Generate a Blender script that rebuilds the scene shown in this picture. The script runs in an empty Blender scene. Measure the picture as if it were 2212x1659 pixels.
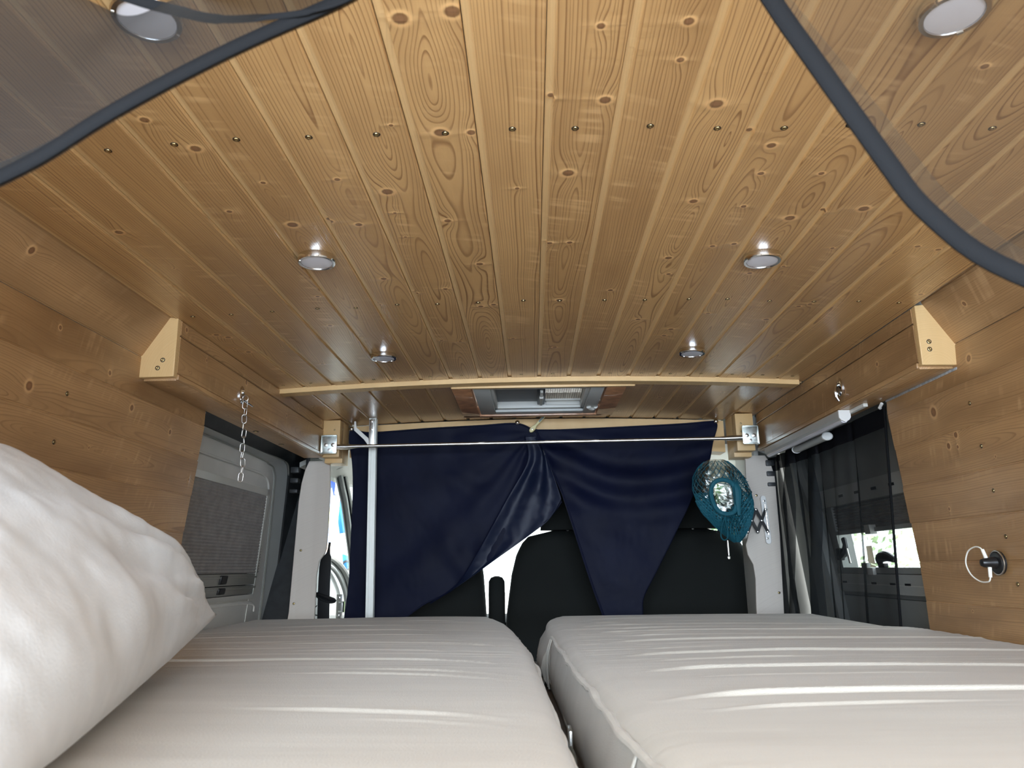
import bpy, bmesh, math, random
from mathutils import Vector, Matrix, noise
D=bpy.data; S=bpy.context.scene; C=S.collection
PI=math.pi
random.seed(7)
# ------------------------------------------------------------ camera, world, light, exposure
CAMZ=1.2
cam=D.objects.new('camera',D.cameras.new('camera')); C.objects.link(cam); S.camera=cam
cam.data.sensor_width=36; cam.data.lens=1597/2212*36; cam.data.clip_start=.02
Rw=((0.99957814,-0.0174477,-0.02321908),(0.02673419,0.24030389,0.97032949),(-0.01135038,-0.97054089,0.24066897))
m=Matrix([[r[0],-r[1],-r[2]] for r in Rw]).to_4x4(); m.translation=(0,0,CAMZ); cam.matrix_world=m
cam.data.dof.use_dof=True; cam.data.dof.focus_distance=1.9; cam.data.dof.aperture_fstop=11
w=D.worlds.new('sky'); S.world=w; w.use_nodes=True
wn=w.node_tree.nodes; wl=w.node_tree.links
bg=wn['Background']; sky=wn.new('ShaderNodeTexSky'); sky.sky_type='HOSEK_WILKIE'
sky.sun_direction=Vector((-.35,-.75,.75)).normalized(); sky.turbidity=6; sky.ground_albedo=.5
mx=wn.new('ShaderNodeMixRGB'); mx.inputs[0].default_value=.65; mx.inputs[2].default_value=(.95,.98,1,1)
wl.new(sky.outputs[0],mx.inputs[1]); wl.new(mx.outputs[0],bg.inputs[0]); bg.inputs[1].default_value=6.5
sun=D.objects.new('sun',D.lights.new('sun','SUN')); C.objects.link(sun); sun.data.energy=5; sun.data.angle=.02; sun.data.color=(1,.95,.87)
sun.rotation_euler=Vector((-.45,-.35,1.3)).to_track_quat('Z','Y').to_euler()
# daylight that comes in through the open rear doors behind the camera
dl=D.objects.new('rear_daylight',D.lights.new('rear_daylight','AREA')); C.objects.link(dl)
dl.data.shape='RECTANGLE'; dl.data.size=3.6; dl.data.size_y=2.9; dl.data.energy=430; dl.data.color=(.64,.80,1)
dl.location=(.03,-3.2,1.50); dl.rotation_euler=Vector((0,-1,.0)).to_track_quat('Z','Y').to_euler()
S.view_settings.view_transform='Standard'; S.view_settings.look='None'; S.view_settings.gamma=1; S.view_settings.use_curve_mapping=False
S.view_settings.exposure=.64
S.cycles.max_bounces=7; S.cycles.diffuse_bounces=4; S.cycles.glossy_bounces=2; S.cycles.transparent_max_bounces=12; S.cycles.caustics_reflective=False; S.cycles.caustics_refractive=False

# ------------------------------------------------------------ materials
def new_mat(name):
    m=D.materials.new(name); m.use_nodes=True; return m
def bsdf(m): return m.node_tree.nodes['Principled BSDF']
class NT:
    """small expression helper for shader maths"""
    def __init__(s,m): s.t=m.node_tree; s.n=s.t.nodes; s.l=s.t.links
    def put(s,i,v):
        if isinstance(v,(int,float)): i.default_value=v
        elif isinstance(v,tuple): i.default_value=v
        else: s.l.new(v,i)
    def m(s,op,a,b=0.0,c=0.0,clamp=False):
        n=s.n.new('ShaderNodeMath'); n.operation=op; n.use_clamp=clamp
        s.put(n.inputs[0],a); s.put(n.inputs[1],b)
        if op in('MULTIPLY_ADD','SMOOTH_MIN'): s.put(n.inputs[2],c)
        return n.outputs[0]
    def comb(s,x,y,z):
        n=s.n.new('ShaderNodeCombineXYZ'); s.put(n.inputs[0],x); s.put(n.inputs[1],y); s.put(n.inputs[2],z); return n.outputs[0]
    def noise(s,v,scale,detail=2,rough=.5,out=0):
        n=s.n.new('ShaderNodeTexNoise'); s.put(n.inputs['Vector'],v); n.inputs['Scale'].default_value=scale
        n.inputs['Detail'].default_value=detail; n.inputs['Roughness'].default_value=rough; return n.outputs[out]
    def rng(s,v,a,b,c=0.,d=1.,smooth=False):
        n=s.n.new('ShaderNodeMapRange'); s.put(n.inputs[0],v); n.inputs[1].default_value=a; n.inputs[2].default_value=b
        n.inputs[3].default_value=c; n.inputs[4].default_value=d
        if smooth: n.interpolation_type='SMOOTHSTEP'
        return n.outputs[0]
    def mix(s,f,a,b):
        n=s.n.new('ShaderNodeMixRGB'); s.put(n.inputs[0],f); s.put(n.inputs[1],a); s.put(n.inputs[2],b); return n.outputs[0]
    def attr(s,name,vec=False):
        n=s.n.new('ShaderNodeAttribute'); n.attribute_type='OBJECT'; n.attribute_name=name
        return n.outputs['Vector'] if vec else n.outputs['Fac']
    def sep(s,v):
        n=s.n.new('ShaderNodeSeparateXYZ'); s.put(n.inputs[0],v); return n.outputs
    def bump(s,h,st,dist,to):
        n=s.n.new('ShaderNodeBump'); n.inputs['Strength'].default_value=st; n.inputs['Distance'].default_value=dist
        s.put(n.inputs['Height'],h); s.l.new(n.outputs[0],to); return n
def plain(name,col,rough=.5,metal=0.,bump=0.,bscale=200.,var=0.,vscale=8.,coat=0.,spec=.5,sheen=0.):
    m=new_mat(name); b=bsdf(m); t=NT(m); g=t.n.new('ShaderNodeTexCoord').outputs['Object']
    b.inputs['Base Color'].default_value=(*col,1); b.inputs['Roughness'].default_value=rough; b.inputs['Metallic'].default_value=metal
    b.inputs['Coat Weight'].default_value=coat; b.inputs['Specular IOR Level'].default_value=spec; b.inputs['Sheen Weight'].default_value=sheen
    v=t.noise(g,vscale,4)
    f=t.rng(v,.35,.65)
    k=max(var,.03)
    t.l.new(t.mix(f,(*[c*(1-k) for c in col],1),(*[min(1,c*(1+k)) for c in col],1)),b.inputs['Base Color'])
    if bump: t.bump(t.noise(g,bscale,3),bump,.001,b.inputs['Normal'])
    return m
def wood(name,light,dark,late,rough=.36,knots=True,spacing=.0046,contrast=1.,coat=.3,streak=1.,W_G=None,blotk=.5):
    """sawn spruce: growth rings cut by the board face, bent round knots given per board (k0..k7), seed per board"""
    m=new_mat(name); b=bsdf(m); t=NT(m)
    P=t.n.new('ShaderNodeTexCoord').outputs['Object']; x,y,z=t.sep(P)
    sd=t.attr('seed'); M=t.m
    so=M('MULTIPLY',sd,17.3)
    pith=t.attr('pith'); dep=t.attr('depth')
    drift=M('MULTIPLY',M('SUBTRACT',t.noise(t.comb(M('MULTIPLY',x,3.),M('MULTIPLY_ADD',y,1.3,so),so),1.,2),.5),.03)
    hn=t.noise(t.comb(so,M('MULTIPLY_ADD',y,1.5,so),3.1),1.,1)
    h=M('MULTIPLY_ADD',M('SUBTRACT',hn,.42),.12,dep)
    X=M('ADD',M('SUBTRACT',x,pith),drift); Z=M('SUBTRACT',z,h)
    R=M('SQRT',M('ADD',M('MULTIPLY',X,X),M('MULTIPLY',Z,Z)))
    core=0.; halo=0.; near=0.
    if knots:
        for i in range(8 if knots is True else knots):
            kx,ky,kr=t.sep(t.attr('k%d'%i,True))
            dx=M('SUBTRACT',x,kx); dy=M('SUBTRACT',y,ky)
            dx2=M('MULTIPLY',dx,dx); dy2=M('MULTIPLY',dy,dy)
            r2=M('MAXIMUM',M('MULTIPLY',kr,kr),1e-7)
            q=M('DIVIDE',M('ADD',dx2,M('MULTIPLY',dy2,.16)),r2)
            g=M('MULTIPLY',M('POWER',2.718,M('MULTIPLY',q,-.32)),kr)
            R=M('MULTIPLY_ADD',g,1.25,R)
            q2=M('DIVIDE',M('ADD',dx2,M('MULTIPLY',dy2,1.1)),r2)
            core=M('MAXIMUM',core,M('POWER',2.718,M('MULTIPLY',q2,-.9))) if i else M('POWER',2.718,M('MULTIPLY',q2,-.9))
            nb=M('MULTIPLY',M('POWER',2.718,M('MULTIPLY',M('DIVIDE',M('ADD',M('MULTIPLY',dx2,.15),M('MULTIPLY',dy2,1.6)),r2),-.5)),M('GREATER_THAN',kr,.003))
            near=M('MAXIMUM',near,nb) if i else nb
    wob=M('MULTIPLY',M('SUBTRACT',t.noise(t.comb(M('MULTIPLY',x,30.),M('MULTIPLY',y,6.),so),1.,1),.5),.0022)
    Rs=M('DIVIDE',M('ADD',R,wob),spacing)
    Rs=M('ADD',Rs,M('MULTIPLY',t.noise(t.comb(M('MULTIPLY',R,60.),so,0.),1.,1),3.))
    f=M('FRACT',Rs)
    line=M('ADD',M('MULTIPLY',M('MULTIPLY',t.rng(f,.62,.90,0,1,True),t.rng(f,.92,1.,1,0)),.85),M('MULTIPLY',t.rng(f,.1,.9,0,1),.16))
    wid=t.rng(t.noise(t.comb(M('MULTIPLY',Rs,.31),so,1.),1.,1),.3,.7,.35,1.)
    line=M('MULTIPLY',M('MULTIPLY',line,wid),contrast)
    fine=t.noise(t.comb(M('MULTIPLY',x,900.),M('MULTIPLY',y,14.),so),1.,2)
    fib=M('MULTIPLY',t.rng(fine,.3,.7,-.07,.07),streak)
    blot=t.noise(t.comb(M('MULTIPLY',x,16.),M('MULTIPLY',y,4.),so),1.,3)
    col=t.mix(line,(*light,1),(*late,1))
    tint=t.attr('tint')
    col=t.mix(M('ADD',M('MULTIPLY_ADD',t.rng(blot,.3,.7),blotk,fib),tint,clamp=True),col,(*dark,1))
    # figure across the grain: its sheen painted as lighter short bars, strongest next to knots
    bar=t.noise(t.comb(M('MULTIPLY',x,7.),M('MULTIPLY_ADD',y,62.,M('MULTIPLY',x,M('MULTIPLY',t.noise(t.comb(so,y,2.),2.,0),34.))),so),1.,1)
    bm_=t.noise(t.comb(M('MULTIPLY',x,26.),M('MULTIPLY',y,5.),M('ADD',so,4.)),1.,1)
    bar=M('MULTIPLY',M('MULTIPLY',t.rng(bar,.50,.72,0,1,True),t.rng(bar,.72,.80,1,.4)),t.rng(bm_,.48,.74,0,1,True))
    if knots: bar=M('ADD',bar,M('MULTIPLY',near,.35),clamp=True)
    col=t.mix(M('MULTIPLY',bar,.50*streak),col,(min(1,light[0]*1.28),light[1]*1.36,light[2]*1.55,1))
    if W_G:   # machined lap between two boards painted lighter for the light its bevel catches
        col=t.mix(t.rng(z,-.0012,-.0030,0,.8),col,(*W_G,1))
    if knots:
        ring=t.rng(core,.07,.36,0,1,True)
        col=t.mix(M('MULTIPLY',M('MULTIPLY',ring,t.rng(core,.42,.6,1,0)),.8),col,(min(1,light[0]*1.25),light[1]*1.25,light[2]*1.3,1))
        col=t.mix(M('MULTIPLY',t.rng(core,.50,.68,0,1,True),.85),col,(.19,.085,.035,1))
        col=t.mix(M('MULTIPLY',t.rng(core,.8,.93,0,1,True),.6),col,(.30,.15,.07,1))
    t.l.new(col,b.inputs['Base Color'])
    b.inputs['Roughness'].default_value=rough; b.inputs['Coat Weight'].default_value=coat; b.inputs['Coat Roughness'].default_value=.25
    rip=t.noise(t.comb(M('MULTIPLY',x,12.),M('MULTIPLY',y,70.),so),1.,3)
    msk=t.rng(t.noise(t.comb(M('MULTIPLY',x,14.),M('MULTIPLY',y,5.),M('ADD',so,9.)),1.,2),.52,.72)
    msk=M('ADD',msk,M('MULTIPLY',near,1.4)) if knots else msk
    hgt=M('ADD',M('ADD',M('MULTIPLY',line,-.28),M('MULTIPLY',fine,.16)),M('MULTIPLY',M('MULTIPLY',rip,msk),1.3))
    t.bump(hgt,.6,.0012,b.inputs['Normal'])
    return m
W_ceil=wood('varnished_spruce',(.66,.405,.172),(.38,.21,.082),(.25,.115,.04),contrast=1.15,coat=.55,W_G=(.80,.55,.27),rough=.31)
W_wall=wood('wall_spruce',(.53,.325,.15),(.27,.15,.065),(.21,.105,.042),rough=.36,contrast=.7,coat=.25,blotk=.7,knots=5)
W_raw=wood('planed_pine',(.72,.50,.24),(.60,.38,.16),(.54,.33,.13),rough=.5,contrast=.3,coat=.1,knots=False,streak=.4)
W_grey=wood('whitewashed_wood',(.60,.55,.49),(.50,.45,.395),(.46,.41,.36),rough=.65,contrast=.25,coat=0,knots=False,spacing=.008,streak=.3)
M_navy=plain('navy_cotton',(.0012,.003,.0165),.6,bump=.3,bscale=900,var=.15,vscale=6,spec=.15)
M_seat=plain('charcoal_seat_fabric',(.014,.0155,.0145),.9,bump=.4,bscale=1200,spec=.1)
M_black=plain('black_plastic',(.012,.012,.013),.35)
M_rub=plain('black_rubber',(.016,.018,.02),.45,bump=.2,bscale=60,var=.3,vscale=25)
M_white=plain('white_plastic',(.78,.78,.76),.35)
M_offw=plain('off_white_plastic',(.62,.62,.58),.4)
M_grey=plain('light_grey_paint',(.48,.49,.47),.42,var=.08,vscale=3)
M_dgrey=plain('grey_paint',(.34,.35,.335),.5,var=.08)
M_bodyw=plain('cream_body_paint',(.56,.56,.53),.3,coat=.4)
M_door=plain('door_lining',(.76,.75,.71),.5,var=.07,vscale=5)
M_steel=plain('brushed_steel',(.62,.60,.56),.28,1.,bump=.1,bscale=400)
M_zinc=plain('zinc_plate',(.62,.66,.62),.33,1.,var=.25,vscale=60)
M_alu=plain('anodised_aluminium',(.55,.55,.51),.45,.8)
M_chrome=plain('polished_chrome',(.8,.8,.8),.1,1.)
M_brass=plain('brass_screw',(.55,.42,.20),.3,1.)
M_lens=plain('frosted_lens',(.74,.74,.80),.25,coat=.5)
M_shade=plain('grey_pleated_fabric',(.36,.35,.335),.8,var=.1,vscale=30)
M_net=plain('teal_net_cord',(.002,.085,.12),.7)
M_pillow=plain('white_pillow_cotton',(.49,.49,.48),.75,bump=.35,bscale=300,var=.05,vscale=30,sheen=.15)
M_cable=plain('white_cable',(.85,.85,.78),.35)
M_asph=plain('pale_asphalt',(.42,.40,.37),.9,var=.1,vscale=2)
M_leafp=plain('overexposed_leaves',(.42,.55,.30),.6,var=.4,vscale=4)  # leaf green lightened to paint the glare of overexposure into the colour
M_leaf=plain('leaves',(.10,.24,.05),.6,var=.5,vscale=4)
M_blue=plain('blue_canvas',(.015,.22,.75),.6)
M_navyf=plain('dark_blue_canvas',(.02,.06,.42),.6)
M_yel=plain('yellow_canvas',(.85,.68,.03),.6)
M_org=plain('orange_canvas',(.75,.28,.06),.6)
M_peg=plain('pale_yellow_plastic',(.62,.55,.27),.4)
M_pegg=plain('grey_rubber_pad',(.16,.20,.20),.5)
M_strip=plain('grey_edge_tape',(.36,.38,.40),.35,var=.25,vscale=90,bump=.5,bscale=120)
def mattress_mat():
    m=new_mat('cream_mattress_cover'); b=bsdf(m); t=NT(m); P=t.n.new('ShaderNodeTexCoord').outputs['Object']; x,y,z=t.sep(P)
    v=t.noise(t.comb(t.m('MULTIPLY',x,2.),t.m('MULTIPLY',y,14.),z),1.,3)
    t.l.new(t.mix(t.rng(v,.3,.7),(.43,.405,.35,1),(.485,.46,.405,1)),b.inputs['Base Color'])
    b.inputs['Roughness'].default_value=.7; b.inputs['Sheen Weight'].default_value=.12
    hh=t.m('ADD',t.noise(P,600.,2),t.m('MULTIPLY',t.noise(t.comb(t.m('MULTIPLY',x,5.),t.m('MULTIPLY',y,60.),z),1.,2),2.2))
    t.bump(hh,.35,.0012,b.inputs['Normal']); return m
M_matt=mattress_mat()
def sheer(name,col,alpha,scale=0):
    m=new_mat(name); t=NT(m); n=t.n; n.remove(bsdf(m)); out=n['Material Output']
    d=n.new('ShaderNodeBsdfDiffuse'); d.inputs[0].default_value=(*col,1)
    tr=n.new('ShaderNodeBsdfTransparent'); mx=n.new('ShaderNodeMixShader')
    t.l.new(tr.outputs[0],mx.inputs[1]); t.l.new(d.outputs[0],mx.inputs[2]); t.l.new(mx.outputs[0],out.inputs[0])
    lw=n.new('ShaderNodeLayerWeight'); lw.inputs[0].default_value=.35    # threads close up when seen edge on
    g=n.new('ShaderNodeTexCoord').outputs['Object']
    v=t.noise(g,14.,3)
    a=t.m('ADD',t.m('MULTIPLY_ADD',lw.outputs['Facing'],.45*(1-alpha),alpha-.03),t.m('MULTIPLY',v,.06),clamp=True)
    t.l.new(a,mx.inputs[0]); return m
M_sheerL=sheer('grey_mosquito_net_doubled',(.020,.019,.018),.72)
M_sheerR=sheer('grey_mosquito_net',(.032,.026,.020),.26)
M_hem=plain('charcoal_net_hem',(.011,.0115,.0125),.9,bump=.4,bscale=500,spec=.02)
M_sheerB=sheer('black_sheer_curtain',(.024,.027,.029),.52)
M_sheerH=sheer('black_sheer_hem',(.010,.010,.012),.9)
def clear(name,rough=.05,alpha=.35,col=(.9,.95,.95)):
    m=new_mat(name); t=NT(m); n=t.n; n.remove(bsdf(m)); out=n['Material Output']
    d=n.new('ShaderNodeBsdfGlossy'); d.inputs[0].default_value=(*col,1); d.inputs['Roughness'].default_value=rough
    tr=n.new('ShaderNodeBsdfTransparent'); tr.inputs[0].default_value=(*col,1); mx=n.new('ShaderNodeMixShader')
    lw=n.new('ShaderNodeLayerWeight'); lw.inputs[0].default_value=.5
    t.l.new(t.m('MULTIPLY_ADD',t.m('POWER',lw.outputs['Facing'],5. if alpha<.5 else 1.6),.85,.03 if alpha<.5 else .12),mx.inputs[0]); t.l.new(tr.outputs[0],mx.inputs[1]); t.l.new(d.outputs[0],mx.inputs[2]); t.l.new(mx.outputs[0],out.inputs[0])
    return m
M_glass=clear('window_glass',.02,.25); M_bagp=clear('crumpled_clear_film',.22,.62,(.78,.80,.78))

# ------------------------------------------------------------ mesh helpers
def pw(l):
    def f(y):
        if y<=l[0][0]: return l[0][1]
        for (a,b_),(c,d) in zip(l,l[1:]):
            if y<=c: return b_+(d-b_)*(y-a)/(c-a)
        return l[-1][1]
    return f
class MB:
    def __init__(s): s.v=[]; s.f=[]; s.mi=[]
    def add(s,v,f,mat=0):
        o=len(s.v); s.v+= [tuple(p) for p in v]; s.f+=[tuple(i+o for i in q) for q in f]; s.mi+=[mat]*len(f); return s
    def box(s,a,b,bev=0.,mat=0):
        x0,y0,z0=[min(p,q) for p,q in zip(a,b)]; x1,y1,z1=[max(p,q) for p,q in zip(a,b)]
        if bev<=0:
            v=[(x0,y0,z0),(x1,y0,z0),(x1,y1,z0),(x0,y1,z0),(x0,y0,z1),(x1,y0,z1),(x1,y1,z1),(x0,y1,z1)]
            return s.add(v,[(0,3,2,1),(4,5,6,7),(0,1,5,4),(1,2,6,5),(2,3,7,6),(3,0,4,7)],mat)
        bev=min(bev,(x1-x0)/2.01,(y1-y0)/2.01,(z1-z0)/2.01)
        bm=bmesh.new(); bmesh.ops.create_cube(bm,size=1)
        for v in bm.verts: v.co=Vector(((x0+x1)/2+v.co.x*(x1-x0),(y0+y1)/2+v.co.y*(y1-y0),(z0+z1)/2+v.co.z*(z1-z0)))
        bmesh.ops.bevel(bm,geom=bm.edges[:],offset=bev,segments=2,affect='EDGES',profile=.6)
        bm.verts.index_update(); s.add([v.co[:] for v in bm.verts],[[v.index for v in f.verts] for f in bm.faces],mat); bm.free(); return s
    def tube(s,pts,r,n=8,closed=False,mat=0,flat=1.):
        pts=[Vector(p) for p in pts]; N=len(pts); rr=r if isinstance(r,(list,tuple)) else [r]*N
        up=None; v=[]
        for i,p in enumerate(pts):
            if closed: d=(pts[(i+1)%N]-pts[i-1])
            else: d=pts[min(i+1,N-1)]-pts[max(i-1,0)]
            d=d.normalized() if d.length>1e-9 else Vector((0,0,1))
            if up is None:
                up=Vector((0,0,1)) if abs(d.z)<.9 else Vector((0,1,0))
            up=(up-d*up.dot(d)); up=up.normalized() if up.length>1e-6 else d.orthogonal().normalized()
            sd=d.cross(up)
            for k in range(n):
                a=2*PI*k/n; v.append(p+up*math.cos(a)*rr[i]+sd*math.sin(a)*rr[i]*flat)
        f=[]
        for i in range(N if closed else N-1):
            j=(i+1)%N
            for k in range(n): f.append((i*n+k,i*n+(k+1)%n,j*n+(k+1)%n,j*n+k))
        if not closed: f.append(tuple(range(n))[::-1]); f.append(tuple(range((N-1)*n,N*n)))
        return s.add(v,f,mat)
    def lathe(s,prof,n=32,origin=(0,0,0),axis=(0,0,1),mat=0):
        ax=Vector(axis).normalized(); u=ax.orthogonal().normalized(); w_=ax.cross(u); o=Vector(origin); v=[]; f=[]
        for r,h in prof:
            for k in range(n):
                a=2*PI*k/n; v.append(o+ax*h+(u*math.cos(a)+w_*math.sin(a))*r)
        for i in range(len(prof)-1):
            for k in range(n): f.append((i*n+k,i*n+(k+1)%n,(i+1)*n+(k+1)%n,(i+1)*n+k))
        f.append(tuple(range(n))[::-1]); f.append(tuple(range((len(prof)-1)*n,len(prof)*n)))
        return s.add(v,f,mat)
    def prism(s,poly,a,b,axis='y',mat=0):
        """polygon in the plane across axis, extruded from a to b"""
        def P(p,t): return {'y':(p[0],t,p[1]),'x':(t,p[0],p[1]),'z':(p[0],p[1],t)}[axis]
        n=len(poly); v=[P(p,a) for p in poly]+[P(p,b) for p in poly]
        f=[tuple(range(n)),tuple(range(n,2*n))[::-1]]+[(i,i+n,(i+1)%n+n,(i+1)%n) for i in range(n)]
        return s.add(v,f,mat)
    def grid(s,fn,nu,nv,mat=0,closeu=False):
        v=[fn(i/(nu if closeu else nu-1),j/(nv-1)) for j in range(nv) for i in range(nu)]; f=[]
        for j in range(nv-1):
            for i in range(nu if closeu else nu-1):
                a=j*nu+i; b=j*nu+(i+1)%nu; f.append((a,b,b+nu,a+nu))
        return s.add(v,f,mat)
    def mesh(s,name,mats):
        me=D.meshes.new(name); me.from_pydata(s.v,[],s.f)
        for m_ in (mats if isinstance(mats,(list,tuple)) else [mats]): me.materials.append(m_)
        me.polygons.foreach_set('material_index',s.mi); return me
    def obj(s,name,mats,parent=None,smooth=True,angle=35,fix=True,**kw):
        me=s.mesh(name,mats)
        if fix:
            bm=bmesh.new(); bm.from_mesh(me); bmesh.ops.recalc_face_normals(bm,faces=bm.faces); bm.to_mesh(me); bm.free()
        if smooth:
            me.shade_smooth()
            me.set_sharp_from_angle(angle=math.radians(angle))
        o=D.objects.new(name,me); C.objects.link(o)
        if parent: o.parent=parent
        wprops(o)
        for k,v in kw.items(): o[k]=v
        return o
WS=[0]
def wprops(o,knots=None,length=1.,width=.08,nk=0,pith=None,tint=None,seed=None):
    WS[0]+=1; r=random.Random(WS[0] if seed is None else seed)
    o['seed']=r.uniform(0,60.); o['pith']=pith if pith is not None else r.choice([-1,1])*r.uniform(.0,.07)
    o['depth']=-r.uniform(.005,.035); o['tint']=tint if tint is not None else r.uniform(-.12,.26)
    ks=list(knots or [])
    for i in range(nk): ks.append((r.uniform(-width*.42,width*.42),r.uniform(0,length),r.choice([.003,.0045,.006,.008])))
    for i in range(8):
        if knots is not None or nk: o['k%d'%i]=[float(a) for a in ks[i]] if i<len(ks) else [9.,9.,.001]
def thing(name,label,cat,loc=(0,0,0),rot=(0,0,0),group=None):
    o=D.objects.new(name,None); C.objects.link(o); o.location=loc; o.rotation_euler=rot; o.empty_display_size=.05
    o['label']=label; o['category']=cat
    if group: o['group']=group
    return o
def tag(o,label,cat,group=None,kind=None):
    o['label']=label; o['category']=cat
    if group: o['group']=group
    if kind: o['kind']=kind
    return o
def struct(name):
    o=D.objects.new(name,None); C.objects.link(o); o['kind']='structure'; return o
def smooth_path(pts,n=6,closed=False):
    P=[Vector(p) for p in pts]; N=len(P); out=[]
    for i in range(N if closed else N-1):
        p0=P[i-1] if (i>0 or closed) else P[0]; p1=P[i]; p2=P[(i+1)%N]; p3=P[(i+2)%N] if (i+2<N or closed) else P[-1]
        for k in range(n):
            t=k/n; out.append(.5*((2*p1)+(p2-p0)*t+(2*p0-5*p1+4*p2-p3)*t*t+(3*p1-3*p2+p3-p0)*t**3))
    if not closed: out.append(P[-1])
    return out
def nz(x,y,z=0.): return noise.noise(Vector((x,y,z)))

# ------------------------------------------------------------ planks
PT=.012
_pm={}
def plank_mesh(w_,L,gap=.0145,dep=.0048,slit=.0012):
    k=(round(w_,4),round(L,4),gap,dep,slit)
    if k not in _pm:
        h=w_/2; e=min(.0032,gap*.3)
        prof=[(-h+slit,-PT),(-h+slit,-.0012),(-h+slit+.001,0),(h-gap+e,0),(h-gap+e+.6*e,-dep),(h,-dep),(h,-PT)]
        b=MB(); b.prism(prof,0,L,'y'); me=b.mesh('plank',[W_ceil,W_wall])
        bm=bmesh.new(); bm.from_mesh(me); bmesh.ops.recalc_face_normals(bm,faces=bm.faces); bm.to_mesh(me); bm.free(); _pm[k]=me
    return _pm[k]
def plank(parent,org,xd,nd,w_,L,mat=0,knots=None,nk=5,seed=None,name='plank',gap=.0145,dep=.0048,tint=None,pith=None,slit=.0012):
    """org: world point at the middle of the board's face at its start; runs along +Y (or yd); nd: face normal into the room"""
    me=plank_mesh(w_,L,gap,dep,slit); o=D.objects.new(name,me); C.objects.link(o)
    X=Vector(xd).normalized(); N=Vector(nd).normalized(); Yv=N.cross(X)
    o.matrix_world=Matrix((( X.x,Yv.x,N.x,org[0]),(X.y,Yv.y,N.y,org[1]),(X.z,Yv.z,N.z,org[2]),(0,0,0,1)))
    o.parent=parent
    if mat:
        o.material_slots[0].link='OBJECT'; o.material_slots[0].material=W_wall
    wprops(o,knots=knots,length=L,width=w_,nk=nk if knots is None else 0,seed=seed,tint=tint,pith=pith); return o
def crown(x): return 1.766-.024*((x-.035)/.8)**2
YB=-.35
ceiling=struct('ceiling')
KN={-6:[(0.024,0.887,0.009),(-0.01,0.817,0.0072),(0.006,1.643,0.0065),(-0.002,1.067,0.0054),(0.03,1.454,0.0054)],-5:[(-0.009,1.124,0.0108),(0.034,2.134,0.0072),(-0.009,0.985,0.0047),(-0.037,1.749,0.0047)],-4:[(0.009,1.135,0.0072),(-0.036,1.119,0.0072),(0.004,1.375,0.0072),(0.011,0.986,0.0054),(-0.034,1.521,0.0054)],-3:[(-0.013,1.029,0.0108),(0.029,1.443,0.0061),(-0.034,1.461,0.0054),(-0.021,1.797,0.0054),(0.025,1.814,0.0054),(-0.014,1.099,0.0036),(0.025,0.855,0.0036),(-0.012,1.19,0.0036)],-2:[(-0.02,0.663,0.0108),(0.036,0.656,0.0108),(-0.003,0.876,0.0108),(0.019,1.319,0.0079),(0.038,0.878,0.0072),(-0.022,1.134,0.0072),(0.005,1.556,0.0072),(0.034,1.547,0.0072)],-1:[(0.006,1.032,0.0043),(-.02,1.8,.006)],0:[(-0.008,0.99,0.0108),(0.03,0.815,0.009),(-0.002,1.527,0.0086),(-0.002,1.884,0.0072),(-0.03,1.233,0.0061),(0.006,1.232,0.0061),(0.013,0.684,0.0058),(-0.038,0.809,0.0054)],1:[(0.016,0.68,0.0072),(0.013,1.472,0.0065),(0.019,0.742,0.0054)],2:[(-0.01,0.827,0.0108),(0.015,1.306,0.0079),(0.015,1.083,0.0079),(0.007,1.663,0.0072),(0.029,1.385,0.0054)],3:[(-0.002,0.923,0.0079),(0.007,1.737,0.0079),(-0.001,1.789,0.0072),(0.006,0.998,0.0058),(-0.005,1.254,0.0058),(0.031,1.244,0.0058),(-0.041,0.892,0.0054),(0.009,1.101,0.0054)],4:[(0.006,1.142,0.0101),(0.007,1.38,0.0058),(-.02,1.62,0.0058),(0.004,0.998,0.0054)],5:[(0.022,1.107,0.0101),(0.033,1.657,0.0079),(0.01,0.757,0.0058),(-0.038,1.12,0.0054),(0.031,1.259,0.0043),(-0.029,1.344,0.0043)],7:[(-0.005,1.245,0.0058),(0.037,1.256,0.0058)]}
PITH={-3:.01,-2:.0,-1:.09,0:.004,1:-.12,2:.02,3:.0,-4:.02,-5:-.01,4:.01,5:-.02}
def screw_bm(r=.0032):
    b=MB(); b.lathe([(r*1.0,.0002),(r*.95,.0007),(r*.6,.0009),(r*.3,.0003)],12); b.lathe([(r*1.35,-.0002),(r*1.35,.0003),(r,.0003)],12,mat=1); return b.mesh('screw',[M_brass,M_black])
SCREW=screw_bm()
def screw(parent,loc,nrm,sc=1.):
    o=D.objects.new('screw',SCREW); C.objects.link(o); q=Vector(nrm).to_track_quat('Z','Y')
    o.matrix_world=Matrix.Translation(Vector(loc)+Vector(nrm).normalized()*.0002)@q.to_matrix().to_4x4()@Matrix.Scale(sc,4)
    if parent: 
        mw=o.matrix_world.copy(); o.parent=parent; o.matrix_parent_inverse=parent.matrix_world.inverted(); o.matrix_world=mw
    return o
P0,PP=.026,.0905
def cpos(k):
    x=P0+PP*(k+.5); z=crown(x); dz=-.048*(x-.035)/.64
    X=Vector((1,0,dz)).normalized(); return x,z,X,Vector((X.z,0,-X.x))
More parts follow.
